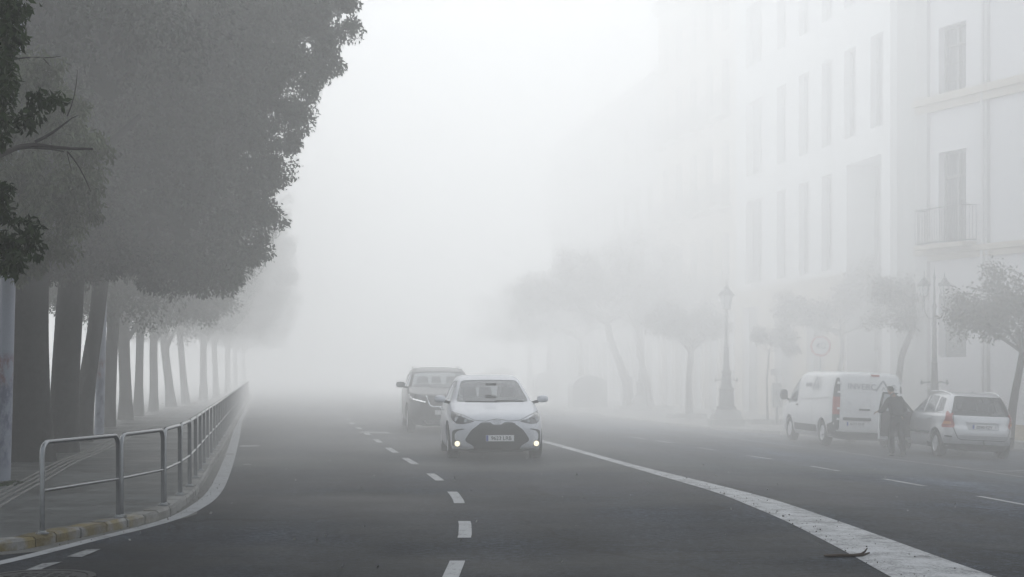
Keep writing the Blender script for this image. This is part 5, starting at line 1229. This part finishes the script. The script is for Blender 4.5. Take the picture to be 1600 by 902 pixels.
MB().tube([(f(1543) + .12, .1, -.3), (f(1543) + .12, .1, 19)], .05, 8).build('downpipe', MATS['window_frame_white'], rt)
# white building with slim windows and a tall recess
W0 = (13.0, 55.0); dW = Vector((-.16, 1)).normalized(); W1 = tuple(Vector(W0) + dW * 17.9); f = sof(W0, W1)
def zW(px, py):
    P = Vector(W0) + dW * f(px); return H - (py - 575) / F * P.y
ops = []
for px, w in ((1370, 1.15), (1328, 1.15), (1292, 1.15), (1256, 1.15), (1221, 1.15), (1178, 2.3)):
    s = f(px); ops.append((s - w / 2, s + w / 2, 10.1, 13.35, 'win' if w < 2 else 'white')); ops.append((s - w / 2, s + w / 2, 14.9, 17.6, 'win'))
    if px < 1320: ops.append((s - w / 2, s + w / 2, 5.35, 9.0, 'win'))
ops.append((f(1377), f(1323), -.36, 9.1, 'deep')); ops += [(f(1290), f(1262), -.36, 3.6, 'shutter'), (f(1240), f(1212), -.36, 3.6, 'shutter'), (f(1187), f(1162), -.36, 4.3, 'door')]
rt, Lf = building('white building with slim tall windows in two rows and one very tall dark recess', W0, W1, -1, 20.5, ops, 'plaster_white')
band(rt, Lf, 19.7, 20.3, .3, 'plaster_white')
s0 = f(1323) + .12
gb = MB()                                                       # beige ground floor cladding around its openings
edges = [s0, f(1290), f(1262), f(1240), f(1212), f(1187), f(1162), Lf]
for a, c in ((s0, f(1290)), (f(1262), f(1240)), (f(1212), f(1187)), (f(1162), Lf)): gb.box((a + .003, .003, -.8), (c - .003, .05, 4.95))
for a, c, z in ((f(1290), f(1262), 3.6), (f(1240), f(1212), 3.6), (f(1187), f(1162), 4.3)): gb.box((a, .003, z + .003), (c, .05, 4.95))
gb.build('ground_floor_cladding', MATS['plaster_beige'], rt); band(rt, Lf, 4.953, 5.15, .10, 'stone_band', s0)
MB().box((-2.2, -.9, -.8), (-.003, -.25, 20.2)).build('side_return', MATS['stone_dark'], rt)
# cream building, tallest
B0 = tuple(Vector(W1) + dW * .02); B1 = tuple(Vector(W1) + dW * 14.2)
ops = []
for k in range(5):
    s = 1.6 + k * 2.75
    for z0, z1, kd in ((4.9, 7.9, 'win'), (9.2, 12.2, 'win'), (13.4, 16.1, 'win'), (17.3, 19.6, 'win')): ops.append((s - .6, s + .6, z0, z1, kd))
    ops.append((s - .75, s + .75, -.36, 3.3, 'shutter' if k % 2 else 'door'))
rt, Lf = building('tall cream building with balconies beyond the white one', B0, B1, -1, 21.2, ops, 'plaster_cream')
for k in range(5):
    for z in (4.85, 9.15, 13.35): balcony(rt, 1.6 + k * 2.75 - .95, 1.6 + k * 2.75 + .95, z, .5)
band(rt, Lf, 4.1, 4.4); band(rt, Lf, 20.6, 21.1, .4, 'plaster_cream')
for s in (.25, 3., 5.75, 8.5, 11.2, 13.9): MB().box((s - .22, .003, -.8), (s + .22, .12, 4.05)).build('pilaster', MATS['plaster_white'], rt)
# hazy building after it
C0 = tuple(Vector(B1) + dW * .02); C1 = tuple(Vector(B1) + dW * 32)
ops = []
for k in range(11):
    s = 1.8 + k * 2.85
    for z0, z1 in ((4.9, 7.7), (9., 11.8), (13.2, 15.6)): ops.append((s - .6, s + .6, z0, z1, 'win'))
    ops.append((s - .7, s + .7, -.36, 3.2, 'shutter'))
rt, Lf = building('faint long building dissolving in the fog at the end of the row', C0, C1, -1, 17.6, ops, 'plaster_grey')
for k in range(11): balcony(rt, 1.8 + k * 2.85 - .95, 1.8 + k * 2.85 + .95, 4.85, .5)
band(rt, Lf, 17, 17.5, .4, 'plaster_white')
for k in range(12): MB().box((.35 + k * 2.85 - .2, .003, -.8), (.35 + k * 2.85 + .2, .12, 4.05)).build('pilaster', MATS['plaster_white'], rt)

# ------------------------------------------------------------------ street furniture on the right
mat('lamp_iron', (.06, .064, .063), .55, noise=(10, .15)); mat('lantern_pane', (.55, .57, .58), .25, spec=.6); mat('stone_base', (.27, .27, .26), .8, noise=[(6, .12)])
def lantern(parent, x, z, s=1., y=0):
    def hexr(r, zz): return [(x + r * s * math.cos(PI / 3 * k), y + r * s * math.sin(PI / 3 * k), z + zz * s) for k in range(6)]
    g_ = MB().rings([hexr(.13, 0), hexr(.21, .42)]).build('lantern', MATS['lantern_pane'], parent)
    fr = MB()
    for k in range(6):
        a = Vector(hexr(.134, 0)[k]); c = Vector(hexr(.215, .42)[k]); fr.tube([a, c], .014 * s, 6)
    fr.rings([hexr(.145, -.03), hexr(.145, .012)]); fr.rings([hexr(.235, .40), hexr(.235, .445)])
    fr.rings([hexr(.31, .43), hexr(.29, .46), hexr(.17, .60), hexr(.12, .64), hexr(.10, .72), hexr(.03, .76), hexr(.018, .95), hexr(.004, 1.05)])
    fr.rings([hexr(.04, -.22), hexr(.07, -.12), hexr(.05, -.06), hexr(.12, -.03)])
    fr.build('lantern_frame', MATS['lamp_iron'], g_, 30); return g_
def lamp_post(lab, base, heads, hz, pedestal=True, arm_z=1.55):
    t = thing('lamp_post', lab, 'street lamp', base)
    z0 = 0.
    if pedestal:
        b = MB(); b.rings([[(r * math.cos(PI / 4 + PI / 2 * k), r * math.sin(PI / 4 + PI / 2 * k), z) for k in range(4)] for r, z in ((.80, -.1), (.80, .22), (.72, .24), (.62, .50), (.58, .56))]); b.build('stone_base', MATS['stone_base'], t, 20); z0 = .56
    pr = [(.34, z0), (.34, z0 + .10), (.27, z0 + .14), (.25, z0 + .65), (.29, z0 + .70), (.20, z0 + .78), (.15, z0 + 1.2), (.19, z0 + 1.24), (.19, z0 + 1.30), (.12, z0 + 1.38), (.085, z0 + 2.1), (.11, z0 + 2.14), (.075, z0 + 2.2), (.055, hz - .35), (.09, hz - .3), (.05, hz - .24)]
    MB().lathe(pr, 20).build('column', MATS['lamp_iron'], t, 40)
    ar = MB()
    for s in (-1, 1): ar.tube([(0, 0, arm_z), (s * .2, 0, arm_z + .03), (s * .36, 0, arm_z + .0)], .022, 8); ar.lathe([(.001, -.06), (.05, -.02), (.03, .06), (.001, .12)], 10, c=(s * .37, 0, arm_z))
    ar.build('cross_bar', MATS['lamp_iron'], t, 40)
    if heads == 1: lantern(t, 0, hz)
    else:
        b = MB()
        for s in (-1, 1): b.tube([(0, 0, hz - .62), (s * .16, 0, hz - .66), (s * .27, 0, hz - .50), (s * .30, 0, hz - .18)], .018, 8)
        b.lathe([(.04, hz - .3), (.03, hz + .5), (.06, hz + .55), (.02, hz + .62), (.004, hz + .95)], 12)
        b.build('lamp_arm', MATS['lamp_iron'], t, 40)
        for s in (-1, 1): lantern(t, s * .30, hz, .72)
    return t
b_ = A(1135, 667, 55); lamp_post('ornate single lantern post on a stone pedestal left of the van', (b_.x, 55, RZ), 1, H - (482 - 575) / F * 55 - RZ)
b_ = A(1460, 660, 46.5); t = lamp_post('double lantern post rising behind the silver estate car', (b_.x, 46.5, RZ), 2, H - (463 - 575) / F * 46.5 - RZ, False)
b_ = A(1003, 643, 77); lamp_post('faint lamp post on a thick pedestal between the two leaning trees', (b_.x, 77, RZ), 1, 4.6)
# round speed limit sign
mat('sign_white', (.70, .71, .72), .4); mat('sign_red', (.30, .09, .08), .4); mat('sign_ink', (.02, .02, .024), .5); mat('galvanised', (.30, .31, .32), .45, .7)
cS = A(1282, 541, 53); t = thing('speed_sign', 'round 40 speed limit sign on a pole above the white van', 'road sign', (cS.x, 53, RZ)); zc = cS.z - RZ
MB().tube([(0, .04, -.1), (0, .04, zc + .34)], .03, 10).build('pole', MATS['galvanised'], t, 50)
ds_ = MB().lathe([(.36, 0), (.36, -.012), (.001, -.012)], 40, c=(0, 0, zc), axis='y').build('sign_disc', MATS['sign_white'], t, 30)
MB().lathe([(.358, -.013), (.358, -.017), (.265, -.017), (.265, -.013), (.358, -.013)], 40, c=(0, 0, zc), axis='y').build('sign_border', MATS['sign_red'], ds_, 30)
link('sign_number', text_mesh('40', .36, Matrix.Translation((0, -.018, zc - .0)) @ Matrix.Rotation(PI / 2, 4, 'X'), .002, 1., .006), MATS['sign_ink'], ds_)
# information post near the van's nose
b_ = A(1214, 660, 56); t = thing('ticket_machine', 'grey parking ticket machine with a small panel just left of the van', 'machine', (b_.x, 56, RZ))
MB().lathe([(.12, -.05), (.12, .03), (.06, .05), (.055, .6), (.001, .6)], 14).build('pillar', MATS['lamp_iron'], t, 40)
MB().rings([[(-.17, -.13, .6), (.17, -.13, .6), (.17, .13, .6), (-.17, .13, .6)], [(-.18, -.14, 1.25), (.18, -.14, 1.25), (.18, .14, 1.35), (-.18, .14, 1.35)], [(-.14, -.08, 1.42), (.14, -.08, 1.42), (.14, .11, 1.46), (-.14, .11, 1.46)]]).build('cabinet', MATS['shutter_grey'], t, 30)
MB().box((-.11, -.15, 1.02), (.11, -.139, 1.2)).build('display', MATS['window_pane'], t)
MB().tube([(0, .05, 1.44), (0, .05, 1.85)], .025, 8).build('mast', MATS['lamp_iron'], t); MB().box((-.22, .02, 1.72), (.10, .04, 1.95)).build('panel', MATS['galvanised'], t)
# domed recycling containers
mat('container_side', (.10, .115, .11), .6, noise=(4, .12)); mat('container_lid', (.42, .43, .43), .45, noise=(4, .06))
def container(lab, px, py, Y, w, h, rz):
    b_ = A(px, py, Y); t = thing('recycling_container', lab, 'container', (b_.x, Y, gz(b_.x, Y)), rz, 'domed containers at the far kerb')
    d = w * .78; hs = h * .62
    bd = MB(); n = 14
    prof = [(-w / 2, .12), (w / 2, .12)] + [(w / 2 * math.cos(PI * k / n), hs + (h - hs) * math.sin(PI * k / n) * .96) for k in range(n + 1)]
    bd.rings([[(x, y, z) for x, z in prof] for y in (-d / 2, d / 2)]); bd.build('bin_body', MATS['container_side'], t, 40)
    ld = MB(); ar = [(w / 2 * 1.02 * math.cos(PI * k / n), hs + .01 + (h - hs) * math.sin(PI * k / n)) for k in range(n + 1)]; ai = [(x * .97, z - .045) for x, z in ar][::-1]
    ld.rings([[(x, y, z) for x, z in ar + ai] for y in (-d / 2 - .05, d / 2 + .05)]); ld.build('lid', MATS['container_lid'], t, 40)
    for x in (-.3, .3): MB().box((x * w - .12, -d / 2 - .03, hs * .92), (x * w + .12, -d / 2 - .002, hs * .98)).build('slot', MATS['iron_black'], t)
    fb = MB()
    for x in (-1, 1):
        for y in (-1, 1): fb.box((x * w * .4 - .08, y * d * .38 - .08, 0), (x * w * .4 + .08, y * d * .38 + .08, .125))
    fb.build('foot_blocks', MATS['iron_black'], t)
container('domed container at the kerb left of the leaning trees', 918, 641, 81, 1.78, 1.72, R(8))
container('faint domed container seen over the roof of the white hatchback', 782, 630, 112, 1.9, 2.1, R(8))
container('faintest domed container between hatchback mirror and the trees', 852, 632, 104, 1.5, 1.9, R(8))
# raised tree pits
def pit(lab, px, py, Y, w):
    b_ = A(px, py, Y); t = thing('tree_pit', lab, 'planter', (b_.x, Y, RZ), math.atan2(1, -.16) - PI / 2, 'raised tree pits on the right pavement')
    k = .12; h = .16; d = 1.2; b = MB(); b.box((-w / 2, -d / 2, -.05), (w / 2, -d / 2 + k, h)); b.box((-w / 2, d / 2 - k, -.05), (w / 2, d / 2, h)); b.box((-w / 2, -d / 2 + k + .002, -.05), (-w / 2 + k, d / 2 - k - .002, h)); b.box((w / 2 - k, -d / 2 + k + .002, -.05), (w / 2, d / 2 - k - .002, h))
    b.build('edging', MATS['stone_base'], t); MB().quad((-w / 2 + k, -d / 2 + k, .1), (w / 2 - k, -d / 2 + k, .1), (w / 2 - k, d / 2 - k, .1), (-w / 2 + k, d / 2 - k, .1)).build('soil', MATS['ground_soil'], t)
pit('raised pit around the straight trunk left of the single lantern', 1073, 654, 64, 1.35); pit('raised pit around the sapling left of the van', 1197, 660, 57, 1.35); pit('long raised pit under the two leaning trees', 1005, 648, 77, 2.6)

# ------------------------------------------------------------------ small things on the road
mat('palm_husk', (.055, .04, .03), .9, noise=(20, .25), bump=(60, .5))
p = G(1318, 870.5); t = thing('palm_husk', 'dry brown palm husk with two prongs lying on the white line', 'branch', p)
w_ = .0055 * 13.7 / 13.7; K_ = p.y / F
def hp(px, py, up=0.): return (px * K_, (py) * K_ * 3.0, up)
b = MB(); rs = []
for x, yo, w, h in ((-31, -2, 4.2, .012), (-20, -1.5, 4.0, .018), (-5, -1.0, 3.0, .02), (10, -1., 2.2, .018), (18, 0, 1.6, .016)):
    rs.append([(x * K_, (yo + w * math.cos(a) * .7) * K_ * 2.0, .014 + h * math.sin(a) * (.8 if math.sin(a) > 0 else .6)) for a in [2 * PI * k / 10 for k in range(10)]])
b.rings(rs).build('husk', MATS['palm_husk'], t, 50)
MB().tube([(17 * K_, 0, .016), (28 * K_, .01, .024), (34 * K_, .015, .045), (38 * K_, .02, .075)], [.012, .011, .009, .005], 8).build('prong', MATS['palm_husk'], t, 50)
MB().tube([(17 * K_, -.012, .015), (30 * K_, -.01, .018), (37 * K_, .0, .03), (41 * K_, .0, .038)], [.012, .011, .009, .006], 8).build('prong', MATS['palm_husk'], t, 50)
# manhole cover in the near left corner
mat('cast_iron', (.05, .05, .052), .5, .6, noise=(30, .2), bump=(40, .4))
p = G(66, 901); t = thing('manhole_cover', 'round iron manhole cover in the lower left corner of the road', 'manhole cover', (p.x, p.y - .05, 0))
MB().lathe([(.42, .001), (.42, .012), (.36, .012), (.36, .001)], 40).build('cover_ring', MATS['cast_iron'], t, 30)
cv_ = MB(); cv_.lathe([(.35, .001), (.35, .009), (.001, .009)], 40)
for i in range(-3, 4):
    for j in range(-3, 4):
        if i * i + j * j < 10: cv_.box((i * .085 - .025, j * .085 - .025, .0085), (i * .085 + .025, j * .085 + .025, .014))
cv_.build('cover_plate', MATS['cast_iron'], t, 30)
# crumbs and leaf scraps on the road
mat('leaf_scrap', (.05, .04, .028), .9, rand=.4); mat('leaf_scrap_pale', (.22, .22, .21), .8, rand=.4)
v = []
for i, Y in enumerate(yy):
    if Y < 24:
        for _ in range(7):
            u = float(rng.beta(.6, 1.6)); x = l_s[i].x + (r_s[i].x - l_s[i].x) * u; v.append((x, Y + rng.random() * .4, .012))
for s in np.arange(3, 60, .12):
    p, d, nn = k_at(s)
    if rng.random() < .8: q_ = p - nn * (.03 + .25 * rng.random() ** 2); v.append((q_.x, q_.y, .012))
v = np.array(v); me = leaf_mesh('litter', leaves(rng, v, np.full(len(v), .012), 1, .016, 0, .3, .7)); tag(link('litter', me, MATS['leaf_scrap']), 'dark crumbs and leaf scraps along the line and kerb', kind='stuff')
v = np.array([(rng.uniform(-4, 8), rng.uniform(12, 34), 0) for _ in range(130)]); v[:, 2] = [gz(x, y) + .012 for x, y, _ in v]
me = leaf_mesh('road_specks', leaves(rng, v, np.full(len(v), .005), 1, .03, 0, .3, .8)); tag(link('road_specks', me, MATS['leaf_scrap_pale']), 'pale specks scattered over the asphalt', kind='stuff')
